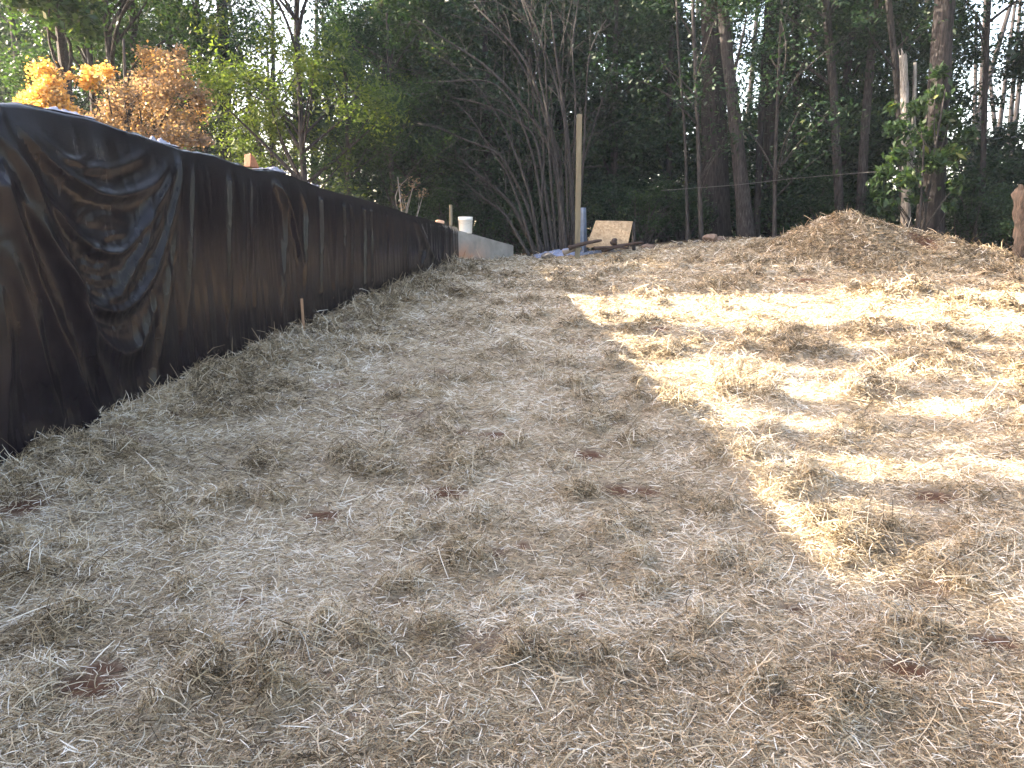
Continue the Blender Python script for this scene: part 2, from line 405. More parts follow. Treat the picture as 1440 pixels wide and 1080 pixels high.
def pos_tuft(rg, n):
    d = np.hypot(tufts[:, 0], tufts[:, 1]); wgt = tufts[:, 2] ** 2 * (3 / (2 + d)) ** 1.2 * (8 / 3); wgt /= wgt.sum()
    i = rg.choice(len(tufts), n, p=wgt); r = tufts[i, 2] * np.abs(rg.normal(size=n)) * .8; a = rg.random(n) * 2 * math.pi
    return tufts[i, 0] + r * np.cos(a), tufts[i, 1] + r * np.sin(a) / 1.25
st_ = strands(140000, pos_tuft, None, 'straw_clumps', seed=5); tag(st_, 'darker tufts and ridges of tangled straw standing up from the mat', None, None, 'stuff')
def pos_mound(rg, n): return rg.uniform(4.2, 12.4, n), 18.2 - 3.8 * rg.random(n)
sm_ = strands(60000, pos_mound, None, 'straw_cover', mound, True, 8); sm_['kind'] = 'stuff'

# ---------------------------------------------------------------- retaining wall and black plastic sheet
WT = 0.2
def on_wall(px, py, off=0):
    r = ray(px, py); t = (WX0 + off) / (r[0] - WK * r[1]); return r[1] * t, CAMZ + r[2] * t     # (y, z)
top_px = [(0,147),(60,156),(115,165),(150,176),(200,193),(250,210),(300,220),(350,238),(384,240),(410,248),(450,265),(520,283),(580,303),(640,320)]
tp = np.array([on_wall(*q) for q in top_px])
ty = np.r_[-4, 1.5, tp[:, 0], 17.6]; tz = np.r_[2.42, 2.42, tp[:, 1], tp[-1, 1] - .01]
def top_z(y): return np.interp(y, ty, tz)
# wall: bent line with thickness, covered part then bare far end
wy = np.r_[np.linspace(-4, WEND, 60)]
line = [(wall_x(a), a, np.interp(a, [-4, 17.3], [2.33, 1.86])) for a in wy]
endp = at_y(722, 345, 19.2); 
line += [(wall_x(WEND) + (endp[0] - wall_x(WEND)) * k, WEND + (19.2 - WEND) * k, 1.855 + (endp[2] - 1.855) * k) for k in np.linspace(.08, 1, 10)]
line = np.array(line); line[:60, 2] = np.minimum(line[:60, 2], top_z(wy) - .05)
tg = np.gradient(line[:, :2], axis=0); nrm = np.stack([tg[:, 1], -tg[:, 0]], 1); nrm /= np.linalg.norm(nrm, axis=1)[:, None]
v = []
for (a, b_, c), n_ in zip(line, nrm):
    fx, fy = a, b_; bx, by = a - n_[0] * WT, b_ - n_[1] * WT
    v += [(fx, fy, -.6), (fx, fy, c - .01), (fx - n_[0] * .012, fy - n_[1] * .012, c), (bx, by, c), (bx, by, -.6)]
n5 = len(line); F = []
for i in range(n5 - 1):
    for j in range(4): F.append((i * 5 + j, (i + 1) * 5 + j, (i + 1) * 5 + j + 1, i * 5 + j + 1))
F += [(4, 3, 2, 1, 0), tuple((n5 - 1) * 5 + j for j in range(5))]
mb = MB(); mb.add(v, F)
tag(mb.build('retaining_wall', M_conc), 'low grey concrete wall with an orange clay stain, bare beyond the end of the black plastic', 'wall')

sy = np.concatenate([np.arange(-1.5, 3.5, .05), np.arange(3.5, 9, .014), np.arange(9, 17.33, .025)])
nv = 150
base = ground_base(wall_x(sy), sy)
tzs = top_z(sy) + .012 * (fbm(sy * 3, sy * 0, 4, 3) - .5) * 2
rows = np.linspace(0, 1, nv)
Ys = np.repeat(sy[:, None], nv, 1); Zs = (base - .12)[:, None] + (tzs - base + .12)[:, None] * rows[None, :]
S = Ys * math.hypot(1, WK)
D = np.full_like(S, .035)
def wp(zx, zy, k=.509, ox=0, oy=130):    # zoomed photograph reading -> (s, z) on the wall
    a, b_ = on_wall(ox + zx * k, oy + zy * k, .05); return a * math.hypot(1, WK), b_
def fold(pts, amp, wid, k=.509, ox=0, oy=130, taper=True):
    global D
    P = np.array([wp(a, b_, k, ox, oy) for a, b_ in pts]); P = spline(P, 26)
    best = np.full(S.shape, 1e9); par = np.zeros(S.shape)
    lo, hi = P.min(0) - wid * 4, P.max(0) + wid * 4
    K = (S > lo[0]) & (S < hi[0]) & (Zs > lo[1]) & (Zs < hi[1]); s_, z_ = S[K], Zs[K]
    bd = np.full(s_.shape, 1e9); bp = np.zeros(s_.shape)
    for i in range(len(P) - 1):
        d = P[i + 1] - P[i]; l2 = d @ d + 1e-9; t = np.clip(((s_ - P[i][0]) * d[0] + (z_ - P[i][1]) * d[1]) / l2, 0, 1)
        sd = np.hypot(s_ - P[i][0] - t * d[0], z_ - P[i][1] - t * d[1]); m = sd < bd; bd[m] = sd[m]; bp[m] = (i + t[m]) / (len(P) - 1)
    tap = np.sin(np.clip(bp, .02, .98) * math.pi) ** .5 if taper else 1
    D[K] += amp * tap * np.exp(-(bd / wid) ** 1.5)
fold([(20,60),(60,90),(120,180),(200,240),(290,290),(370,280),(430,250),(470,190)], .055, .05)
fold([(60,60),(110,120),(190,190),(280,215),(350,200),(420,160)], .03, .045)
fold([(0,120),(80,230),(180,370),(280,450),(340,450),(420,330),(490,200)], .05, .045)
fold([(0,200),(90,350),(180,500),(240,590),(300,620),(370,590),(430,500),(485,300),(500,190)], .055, .045)
fold([(0,260),(60,440),(140,640),(210,800),(250,900)], .10, .075, taper=False)
fold([(0,400),(60,560),(110,760),(170,900)], .07, .07)
fold([(0,520),(20,700),(20,1000)], .05, .07)
fold([(10,60),(60,230),(130,420),(220,620),(330,740),(400,700),(440,560)], .06, .07)
fold([(420,260),(400,420),(330,560),(250,600)], .05, .06)
fold([(40,160),(120,330),(200,520),(260,720),(310,860)], .07, .055)
fold([(500,175),(485,420),(455,640),(430,800)], .03, .06, taper=False)
fold([(480,185),(440,360),(330,520)], .03, .06)
fold([(540,190),(530,480),(510,700)], .02, .04)
fold([(640,215),(636,500),(632,700)], .012, .04, taper=False)
fold([(700,215),(700,420),(690,650)], .012, .03)
for a, b_ in (((200,380),(370,385)),((195,420),(350,440)),((215,500),(330,515)),((240,540),(360,560)),((150,180),(260,170)),((180,215),(280,200)),((400,440),(440,370)),
              ((395,480),(435,450)),((220,470),(300,480)),((260,640),(360,650)),((150,310),(180,350))):
    fold([a, ((a[0] + b_[0]) / 2, (a[1] + b_[1]) / 2 + 14), b_], .012, .022)
Z8 = dict(k=.25, ox=300, oy=220)
fold([(350,110),(390,220),(430,340),(470,480),(500,600)], .09, .05, **Z8)
fold([(330,110),(400,260),(410,420),(400,640),(390,900)], .05, .05, **Z8)
fold([(480,150),(525,300),(520,520),(520,760)], .06, .05, **Z8)
for zx, am in ((100,.02),(180,.015),(240,.015),(610,.05),(680,.02),(740,.04),(780,.035),(850,.06),(890,.05),(980,.03),(1090,.045),(1290,.04),(1330,.03)):
    fold([(zx, 120 + (zx) * .21), (zx + 6, 420), (zx + 2, 900 - zx * .22)], am * 1.0, .04 + .0 * zx, taper=False, **Z8)
fold([(1130,350),(1190,520),(1170,640)], .10, .07, **Z8); fold([(1150,350),(1230,560),(1290,620)], .05, .07, **Z8)
vert = sstep(0, 1, 1 - rows)[None, :]                                   # fine pleats, stronger towards the foot
pl = (fbm(S * 7 + Zs * .5, Zs * .45, 71, 3) - .5) * .055 * (.35 + .9 * vert) + (fbm(S * 24 + Zs, Zs * .9, 72, 2) - .5) * .012 * (.3 + vert)
D += pl * sstep(3.6, 4.6, S)[:] + pl * (1 - sstep(3.6, 4.6, S))
wr = np.exp(-((S - wp(280, 430)[0]) / .55) ** 2 - ((Zs - wp(280, 430)[1]) / .5) ** 2)
D += wr * (fbm(S * 5 + fbm(S * 3, Zs * 3, 7, 2) * 3, Zs * 11 + fbm(S * 2, Zs * 2, 8, 2) * 4, 73, 2) - .5) * .03
D = .035 + (D - .035) * .8
D = D * sstep(-.02, .10, 1 - rows)[None, :] ** .6 + .01
D += .1 * (1 - sstep(0, .18, rows))[None, :] * .5
nx, ny = math.cos(math.atan(WK)), -math.sin(math.atan(WK))
Vf = np.stack([wall_x(Ys) + nx * D, Ys + ny * D, Zs], 2)
# over the top and down the back
tw = []
jag = .02 * (fbm(sy * 6, sy * 0 + 3, 12, 3) - .5)
for k, (dx, dz) in enumerate([(-.02, .012), (-.06, .018), (-.12, .016), (-.18, .01), (-.24, -.02), (-.26, -.12), (-.27, -.3), (-.29, -.5)]):
    cr = .05 * (fbm(sy * 5 + k, sy * 0 + k * .6, 14, 3) - .5)
    tw.append(np.stack([wall_x(sy) + nx * dx, sy + ny * dx, tzs + dz + cr * (1 if k < 5 else .2)], 1))
V = np.concatenate([Vf, np.stack(tw, 1)], 1)
nvv = V.shape[1]
me = mesh_np('plastic_sheet', V.reshape(-1, 3), grid_faces(len(sy), nvv), None, True)
sheet = link('plastic_sheet', me, M_plastic)
tag(sheet, 'long black plastic sheet draped in folds over the wall, its foot buried in straw', 'plastic sheet')

# ---------------------------------------------------------------- small things on and by the wall
M_wood = simple('sawn_wood', (.24, .145, .085), .75, .3, 30, .002, (1, 1, .12))
M_post = simple('weathered_post_wood', (.15, .128, .085), .8, .25, 25, .002, (1, 1, .1))
def stake(px0, py0, px1, py1, off, th, label, name='wooden_stake'):
    y0, z0 = on_wall(px0, py0, off); y1, z1 = on_wall(px1, py1, off + .05)
    p0 = np.array([wall_x(y0) + off, y0, z0]); p1 = np.array([wall_x(y1) + off + .05, y1, z1 - .15])
    mb = MB(); d = p1 - p0
    for k, (s_) in enumerate([1]):
        a = Vector(d).to_track_quat('Z', 'Y'); L_ = np.linalg.norm(d)
        mb.box(p0 + d / 2 * .94, (th, th * .8, L_ * .94), a)
        # pointed foot
    o = mb.build(name, M_wood); tag(o, label, 'stake'); bev(o, .002); return o
def bev(o, w_, seg=2):
    m = o.modifiers.new('bevel', 'BEVEL'); m.width = w_; m.segments = seg; m.limit_method = 'ANGLE'; return o
stake(424, 420, 428, 472, .16, .03, 'short thin wooden stake leaning on the foot of the black plastic')
p = at_y(640, 322, 17.15)
mb = MB(); mb.tube([(p[0] - .1, 17.3, 1.0), (p[0] - .1, 17.3, at_y(640, 288, 17.3)[2])], .035, 8)
tag(mb.build('wooden_post', M_post, None, True), 'slim grey wooden post behind the wall beside the white bucket', 'post')
# bucket
M_white = simple('white_plastic', (.78, .78, .76), .35, .05, 6, 0, spec=.5)
M_steel = simple('wire_steel', (.35, .35, .35), .4, .2, 40, 0)
kb = .17; bxy = line[60:, :2]; bw = at_y(657, 329, 17.75)
bw = np.array([bw[0] - .02, 17.75, 1.78]); bi = np.interp(17.75, line[60:, 1], line[60:, 0]); bz = np.interp(17.75, line[60:, 1], line[60:, 2])
bk = empty('bucket', (bi - .115, 17.78, bz), 'white plastic bucket standing on top of the bare end of the wall', 'bucket')
bk.scale = (1.08, 1.08, 1.1)
def lathe(mb, prof, n=32, c=(0, 0, 0)):
    th = np.arange(n) / n * 2 * math.pi; v = [(c[0] + r * math.cos(t), c[1] + r * math.sin(t), c[2] + h) for r, h in prof for t in th]
    mb.add(v, [(i * n + j, i * n + (j + 1) % n, (i + 1) * n + (j + 1) % n, (i + 1) * n + j) for i in range(len(prof) - 1) for j in range(n)])
mb = MB(); lathe(mb, [(0, .002), (.128, .002), (.133, .01), (.145, .27), (.152, .272), (.152, .284), (.146, .286), (.149, .30), (.153, .315), (.153, .33), (.146, .33), (.143, .32), (.13, .015), (0, .012)])
mb.build('body', M_white, bk, True)
mb = MB(); an = np.linspace(0, math.pi, 20); mb.tube([(.156 * math.cos(a), -.02 - .12 * math.sin(a), .285 - .1 * math.sin(a)) for a in an], .0022, 6); mb.build('handle', M_steel, bk, True)
# broken clay brick and scraps on top of the wall
M_brick = simple('orange_fired_clay', (.26, .12, .07), .85, .3, 20, .004)
def chunk(name, loc, size, m, label, cat, seed=0, rot=0, sub=3, jag=.25, parent=None):
    rg = np.random.default_rng(seed); import bmesh
    bm = bmesh.new(); bmesh.ops.create_icosphere(bm, subdivisions=sub, radius=.5)
    v = np.array([q.co[:] for q in bm.verts]); cuts = rg.normal(size=(9, 3)); cuts /= np.linalg.norm(cuts, axis=1)[:, None]
    for c in cuts:
        lim = .27 + .16 * rg.random(); dd = v @ c; m_ = dd > lim; v[m_] -= (dd[m_] - lim)[:, None] * c
    v += jag * .06 * rg.normal(size=v.shape); 
    for q, co in zip(bm.verts, v): q.co = Vector(co * np.array(size))
    me = bpy.data.meshes.new(name); bm.to_mesh(me); bm.free()
    o = link(name, me, m, parent); o.location = loc; o.rotation_euler = (0, 0, rot)
    if label: tag(o, label, cat)
    return o
yy, zz = on_wall(366, 238); tt = top_z(yy)
mb = MB(); mb.add([(-.1, -.055, -.03), (.12, -.055, -.03), (.02, -.055, .09), (-.07, -.055, .13), (-.1, .055, -.03), (.12, .055, -.03), (.02, .055, .08), (-.07, .055, .12)],
                  [(0, 1, 2, 3), (7, 6, 5, 4), (0, 4, 5, 1), (1, 5, 6, 2), (2, 6, 7, 3), (3, 7, 4, 0)])
o = mb.build('brick_piece', M_brick); o.scale = (.8, .7, .85); o.location = (wall_x(yy) - .09, yy, tt + .05); o.rotation_euler = (0, 0, R(75)); bev(o, .006)
tag(o, 'broken orange brick piece holding the black plastic down on top of the wall', 'brick')
yy, zz = on_wall(625, 318)
chunk('brick_lump', (wall_x(yy) - .1, yy, top_z(yy) + .045), (.2, .28, .12), simple('pale_orange_clay', (.65, .4, .27), .8, .4, 30, .003), 'small pale orange lump on the wall top just before the bucket', 'brick', 4)
M_pale_glint = simple('pale_plastic_blue_glint', (.2, .2, .25), .25, .2, 14, .01, spec=.6)  # pale torn edges; its blue also paints the reflection on sheet gathers
def crumple(name, loc, sx, sy_, h, m, seed, rotz, parent=None, n=46, drop=0, thick=0):
    u = np.linspace(-.5, .5, n); U, V_ = np.meshgrid(u, u, indexing='ij')
    rad = np.maximum(np.abs(U), np.abs(V_)) * 2; wob = 1 + .35 * (fbm(U * 3 + seed, V_ * 3, seed, 2) - .5)
    zz = h * (np.abs(fbm(U * 4, V_ * 7, seed, 4) - .5) * 3.2 * (1 - rad ** 4)) + .004
    x_ = U * sx * wob; y_ = V_ * sy_ * wob; c, s_ = math.cos(rotz), math.sin(rotz)
    v = np.stack([x_ * c - y_ * s_ + loc[0], x_ * s_ + y_ * c + loc[1], zz + loc[2]], 2)
    if drop: v[..., 2] = v[..., 2] + surf(v[..., 0].ravel(), v[..., 1].ravel())[0].reshape(v[..., 0].shape)
    me = mesh_np(name, v.reshape(-1, 3), grid_faces(n, n), None, True)
    return link(name, me, m, parent)
for (a, b_), L_, seed, lb in (((392, 244), .55, 3, 'bunched gather of the sheet on the wall top next to the brick piece, bluish reflection painted in'),
                              ((443, 262), .5, 5, 'crumpled gather of the sheet on the wall top halfway along the wall, blue reflection painted in'),
                              ((235, 208), .55, 7, 'white torn plastic strip on the wall top above the tallest folds'),
                              ((110, 168), .45, 8, 'pale crumpled plastic strip on the wall top under the yellow leaves')):
    yy, zz = on_wall(a, b_); o = crumple('plastic_scrap', (wall_x(yy) - .10, yy, top_z(yy) + .008), .2, L_, .05, M_pale_glint, seed, -math.atan(WK)); tag(o, lb, 'plastic scrap')

# ---------------------------------------------------------------- far edge of the slope: post, board, blue sheet, rubble
def gz(x_, y_): return float(surf(np.array([x_ * 1.0]), np.array([y_ * 1.0]))[0][0])
pb = at_y(812, 350, 18.2); pt = at_y(811, 161, 18.2)
mb = MB(); mb.box((pb[0], 18.2, (gz(pb[0], 18.2) - .3 + pt[2]) / 2), (.115, .115, pt[2] - gz(pb[0], 18.2) + .3))
o = bev(mb.build('timber_post', M_post), .006); tag(o, 'tall square timber post standing bare beside the leaning board', 'post')
def m_osb(t, b):
    v = objvec(t, (1, 1, 1)); vo = N(t, 'ShaderNodeTexVoronoi'); vo.inputs['Scale'].default_value = 26; t.links.new(v, vo.inputs['Vector'])
    n = noise(t, 5, 5, .6, v)
    r = ramp(t, vo.outputs['Color'], [(.1, (.27, .185, .105)), (.5, (.36, .25, .145)), (.9, (.44, .32, .2))])
    st = ramp(t, n.outputs[0], [(.3, (.8, .76, .72)), (.5, (1, 1, 1))])
    t.links.new(mixc(t, 1.0, r.outputs[0], st.outputs[0], 'MULTIPLY'), b.inputs['Base Color']); b.inputs['Roughness'].default_value = .75
    bump(t, b, vo.outputs['Distance'], .002)
M_osb = mat('strand_board', m_osb)
c = [at_y(824, 347, 18.3), at_y(882, 348, 18.3), at_y(890, 311, 18.62), at_y(838, 310, 18.62)]
c = np.array(c); nn = np.cross(c[1] - c[0], c[3] - c[0]); nn /= np.linalg.norm(nn)
if nn[1] > 0: nn = -nn
mb = MB(); mb.add(np.concatenate([c, c - nn * .035]), [(0, 1, 2, 3), (7, 6, 5, 4), (0, 4, 5, 1), (1, 5, 6, 2), (2, 6, 7, 3), (3, 7, 4, 0)])
tag(bev(mb.build('plywood_board', M_osb), .003), 'tan wooden board leaning back by the tall post at the edge of the woods', 'board')
mb = MB(); pc = at_y(888, 345, 18.9); mb.tube([(pc[0] + .05, 18.75, 1.05), (pc[0] - .0, 18.66, at_y(886, 312, 18.7)[2])], [.05, .04], 8)
mb.tube([(pc[0] - .7, 18.85, 1.0), (pc[0] - .55, 18.7, at_y(845, 316, 18.7)[2])], [.045, .035], 8)
tag(mb.build('board_prop', M_bark, None, True), 'dark branch stubs propping the tan board from behind', 'prop')
M_blue = simple('blue_plastic', (.11, .14, .2), .45, .25, 9, .01, spec=.5)
M_lblue = simple('pale_blue_plastic', (.2, .23, .33), .45, .25, 9, .01, spec=.5)
a = on_ground(795, 359); o = crumple('blue_sheet', (a[0], a[1], .02), 1.5, .75, .12, M_lblue, 11, .1, drop=1); tag(o, 'pale blue plastic sheet lying crumpled on the ground left of the post', 'plastic sheet')
a = on_ground(838, 357); o = crumple('blue_sheet', (a[0], a[1] - .05, .015), 1.1, .4, .07, M_blue, 13, .15, drop=1); tag(o, 'strip of deeper blue plastic on the ground in front of the board', 'plastic sheet')
# blue drum-like upright sheet behind the post
bp = at_y(819, 340, 19.0); tp_ = at_y(819, 292, 19.0)
mb = MB(); zs = np.linspace(gz(bp[0], 19) - .1, tp_[2], 9); th = np.linspace(0, 2 * math.pi, 28, endpoint=False)
vv = []
for i, zz in enumerate(zs):
    k = i / 8
    for t_ in th:
        rr = (.12 - .04 * k) * (1 + .22 * math.sin(5 * t_ + 2 * k) + .1 * math.sin(9 * t_))
        vv.append((bp[0] - .02 + rr * math.cos(t_), 19 + rr * .8 * math.sin(t_), zz))
mb.add(vv, [(i * 28 + j, i * 28 + (j + 1) % 28, (i + 1) * 28 + (j + 1) % 28, (i + 1) * 28 + j) for i in range(8) for j in range(28)] + [tuple(8 * 28 + j for j in range(28))])
tag(mb.build('hanging_blue_sheet', M_blue, None, True), 'upright folded blue plastic behind the tall post', 'plastic sheet')
M_rock = simple('grey_rock', (.16, .145, .13), .9, .4, 8, .02)
M_rockr = simple('reddish_rock', (.19, .135, .105), .9, .4, 8, .02)
for i, (px, py, s_, m_, lb) in enumerate([(1000, 327, (.5, .4, .28), M_rockr, 'larger tan rock at the foot of the big dark pine'), (1014, 330, (.34, .3, .2), M_rockr, 'smaller tan rock right of the larger rock under the big pine'),
        (912, 338, (.5, .4, .2), M_rockr, 'flat reddish rock just right of the leaning board'), (772, 352, (.4, .3, .22), M_rock, 'pale grey rock at the left end of the blue plastic'),
        (957, 328, (.16, .14, .12), M_rock, 'small whitish stone at the wood edge left of the big pine'), (979, 330, (.17, .14, .13), M_rock, 'small whitish stone nearest the left side of the big pine'),
        (655, 371, (.28, .2, .1), simple('dark_stone', (.05, .04, .035), .8, .3, 10, .01), 'dark flat stone in the straw where the black plastic ends')]):
    Y0 = 19.0 if py < 345 else (18.6 if py < 360 else 17.0); q = at_y(px, py, Y0)
    chunk('rock', (q[0], Y0, gz(q[0], Y0) + s_[2] * .22), s_, m_, lb, 'rock', 20 + i, i)
M_plank = simple('dark_wet_wood', (.05, .032, .026), .8, .4, 25, .004, (.15, 1, 1))
M_plankp = simple('pale_split_wood', (.22, .18, .14), .8, .3, 25, .004, (.15, 1, 1))
for i, (x0, y0, x1, y1, th_, m_, lb) in enumerate([(800, 349, 846, 338, .06, M_plank, 'dark broken branch lying from the post towards the board'), (835, 349, 884, 349, .04, M_plank, 'dark log lying along the bottom edge of the board'),
        (792, 356, 818, 350, .06, M_plankp, 'pale split stick at the foot of the tall post'), (846, 352, 905, 341, .05, M_plank, 'thin dark branch running right past the board'),
        (862, 343, 866, 337, .09, M_plank, 'short dark stub of wood against the middle of the board')]):
    A = at_y(x0, y0, 18.12 + .03 * i); B = at_y(x1, y1, 18.2 + .03 * i)
    A[2] = max(A[2], gz(A[0], A[1]) + .02); B[2] = max(B[2], gz(B[0], B[1]) + .03)
    P = spline([A, (A + B) / 2 + np.array([0, 0, .03]), B], 8); mb = MB(); mb.tube(P, np.linspace(th_, th_ * .5, 8), 7, True, .12, i)
    tag(mb.build('fallen_branch', m_, None, True), lb, 'branch')

# ---------------------------------------------------------------- foliage
def leaf_mesh(name, C_, Rr, n, size, seed, droop=.0, tone0=.45, tvar=.2, flat=.8, elong=.45, shell=.6):
    """leaves spread through clumps with centres C_ (m,3) and radii Rr (m,)"""
    rg = np.random.default_rng(seed); m = len(C_); C_ = np.asarray(C_, float); Rr = np.asarray(Rr, float)
    wgt = Rr ** 2.2; i = rg.choice(m, n, p=wgt / wgt.sum())
    d = rg.normal(size=(n, 3)); d /= np.linalg.norm(d, axis=1)[:, None]; r = rg.random(n) ** shell * (1 + .25 * rg.normal(size=n))
    P = C_[i] + d * (r * Rr[i])[:, None] * np.array([1, 1, flat])
    P[:, 2] -= droop * rg.random(n) * Rr[i]
    a = rg.normal(size=(n, 3)); a[:, 2] = a[:, 2] * .5 - .35 - droop; a /= np.linalg.norm(a, axis=1)[:, None]
    b = np.cross(a, rg.normal(size=(n, 3)) * .6 + np.array([0, 0, 1.])); b /= np.linalg.norm(b, axis=1)[:, None]
    L = size * (.6 + .8 * rg.random(n)); W_ = L * elong
    V = np.stack([P - a * (L / 2)[:, None], P + b * (W_ / 2)[:, None] - a * (L * .08)[:, None], P + a * (L / 2)[:, None], P - b * (W_ / 2)[:, None] - a * (L * .08)[:, None]], 1)
    ct = rg.normal(size=m) * tvar * .6; tone = np.clip(tone0 + ct[i] + rg.normal(size=n) * tvar, 0, 1)
    F = np.arange(n * 4).reshape(n, 4)
    return mesh_np(name, V.reshape(-1, 3), F, {'tone': (np.repeat(tone, 4), 'POINT')})
def clumps(rg, m, rx, ry, z0, z1, r0, r1, cx=0, cy=0, hollow=.3):
    """centres through an egg-shaped crown"""
    out = []
    while len(out) < m:
        u = rg.uniform(-1, 1, 3); q = np.linalg.norm(u * np.array([1, 1, .9]))
        if q > 1 or q < hollow * rg.random(): continue
        out.append((cx + u[0] * rx, cy + u[1] * ry, (z0 + z1) / 2 + u[2] * (z1 - z0) / 2))
    out = np.array(out); return out, rg.uniform(r0, r1, m)
def trunk_mesh(name, pts, rad, cl=None, nl=10, seed=0, n=12, lr=.045, mb=None):
    rg = np.random.default_rng(seed); mb = mb or MB(); pts = spline(pts, 22); d = np.linspace(0, 1, 22)
    rr = rad[0] + (rad[1] - rad[0]) * d; rr = rr * (1 + .35 * np.exp(-d * 22 * .55)); mb.tube(pts, rr, n, True, .03, seed)
    if cl is not None:
        for k in rg.choice(len(cl), min(nl, len(cl)), replace=False):
            c_ = cl[k]; ii = int(np.clip(rg.integers(5, 20), 0, 20)); cand = pts[np.argmin(np.abs(pts[:, 2] - (c_[2] - .8 - rg.random())))]
            mid = (cand + c_) / 2 + np.array([rg.normal() * .15, rg.normal() * .15, .15])
            mb.tube(spline([cand, mid, c_], 7), np.linspace(lr * (.7 + .6 * rg.random()), lr * .2, 7), 5)
    return mb.mesh(name, True)

# crown library (local coordinates, base at origin)
LIB = {}
def lib(key, seed, m, rx, ry, z0, z1, r0, r1, n, size, leaf, bark, rad, H, **kw):
    rg = np.random.default_rng(seed); C_, Rr = clumps(rg, m, rx, ry, z0, z1, r0, r1)
    cm = leaf_mesh('crown', C_, Rr, n, size, seed, **kw); cm.materials.append(leaf)
    tm_ = trunk_mesh('trunk', [(0, 0, -.3), (rg.normal() * .12, rg.normal() * .12, H * .4), (rg.normal() * .25, rg.normal() * .25, H)], rad, C_, 22, seed)
    tm_.materials.append(bark); LIB[key] = (tm_, cm)
lib('dark_a', 1, 60, 2.6, 2.2, .3, 10.5, .5, 1.0, 24000, .16, M_dark, M_bark, (.13, .05), 9.5)
lib('dark_b', 2, 70, 3.0, 2.4, 1.2, 11.5, .5, 1.1, 26000, .17, M_dark, M_pine, (.17, .06), 10.5, droop=.3)
lib('mid_a', 3, 55, 2.6, 2.4, 1.8, 10.5, .45, .95, 14000, .12, M_mid, M_bark, (.13, .05), 9.5)
lib('mid_b', 4, 50, 2.3, 2.0, .8, 8.5, .4, .9, 12000, .11, M_mid, M_bark, (.1, .04), 7.5)
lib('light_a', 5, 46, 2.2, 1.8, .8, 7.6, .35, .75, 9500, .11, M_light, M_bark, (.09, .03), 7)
lib('pine_high', 6, 40, 2.4, 2.4, 9, 17, .5, 1.1, 9000, .17, M_dark, M_pine, (.22, .08), 16.5, elong=.2)
lib('thin', 7, 34, 1.9, 1.9, 2.2, 10, .35, .7, 5000, .10, M_mid, M_stem, (.06, .02), 9.5)
lib('bush_dark', 8, 30, 1.3, .9, .1, 2.0, .25, .5, 6500, .10, M_dark, M_stem, (.03, .015), 1.6)
lib('bush_grey', 9, 26, 1.1, .8, .1, 1.9, .22, .42, 5200, .07, M_mid, M_stem, (.03, .015), 1.6, tone0=.2)
def gzb(x_, y_): return float(ground_base(np.array([x_ * 1.0]), np.array([y_ * 1.0]))[0])
def tree(key, x_, y_, rot, s, name, label, cat='tree', group=None, sz=None, z=None):
    t = empty(name, (x_, y_, gzb(x_, y_) - .03 if z is None else z), label, cat, group); t.rotation_euler = (0, 0, rot); t.scale = (s, s, sz or s)
    for nm, me in zip(('trunk', 'crown'), LIB[key]):
        o = bpy.data.objects.new(nm, me); COL.objects.link(o); o.parent = t
    return t
def px2x(px, y_): return (px - 720) / FPX * (y_ * math.cos(PITCH) + .15)   # near the horizon row
def PX(px, y_): return (px - 720) / FPX * y_ * 1.0

G1 = 'leafy trees of the backdrop wood'
DK = 'tall dark-leaved tree standing in the thick backdrop wood beyond the slope'
MD = 'tall mid-green tree standing in the backdrop wood beyond the black plastic sheet'
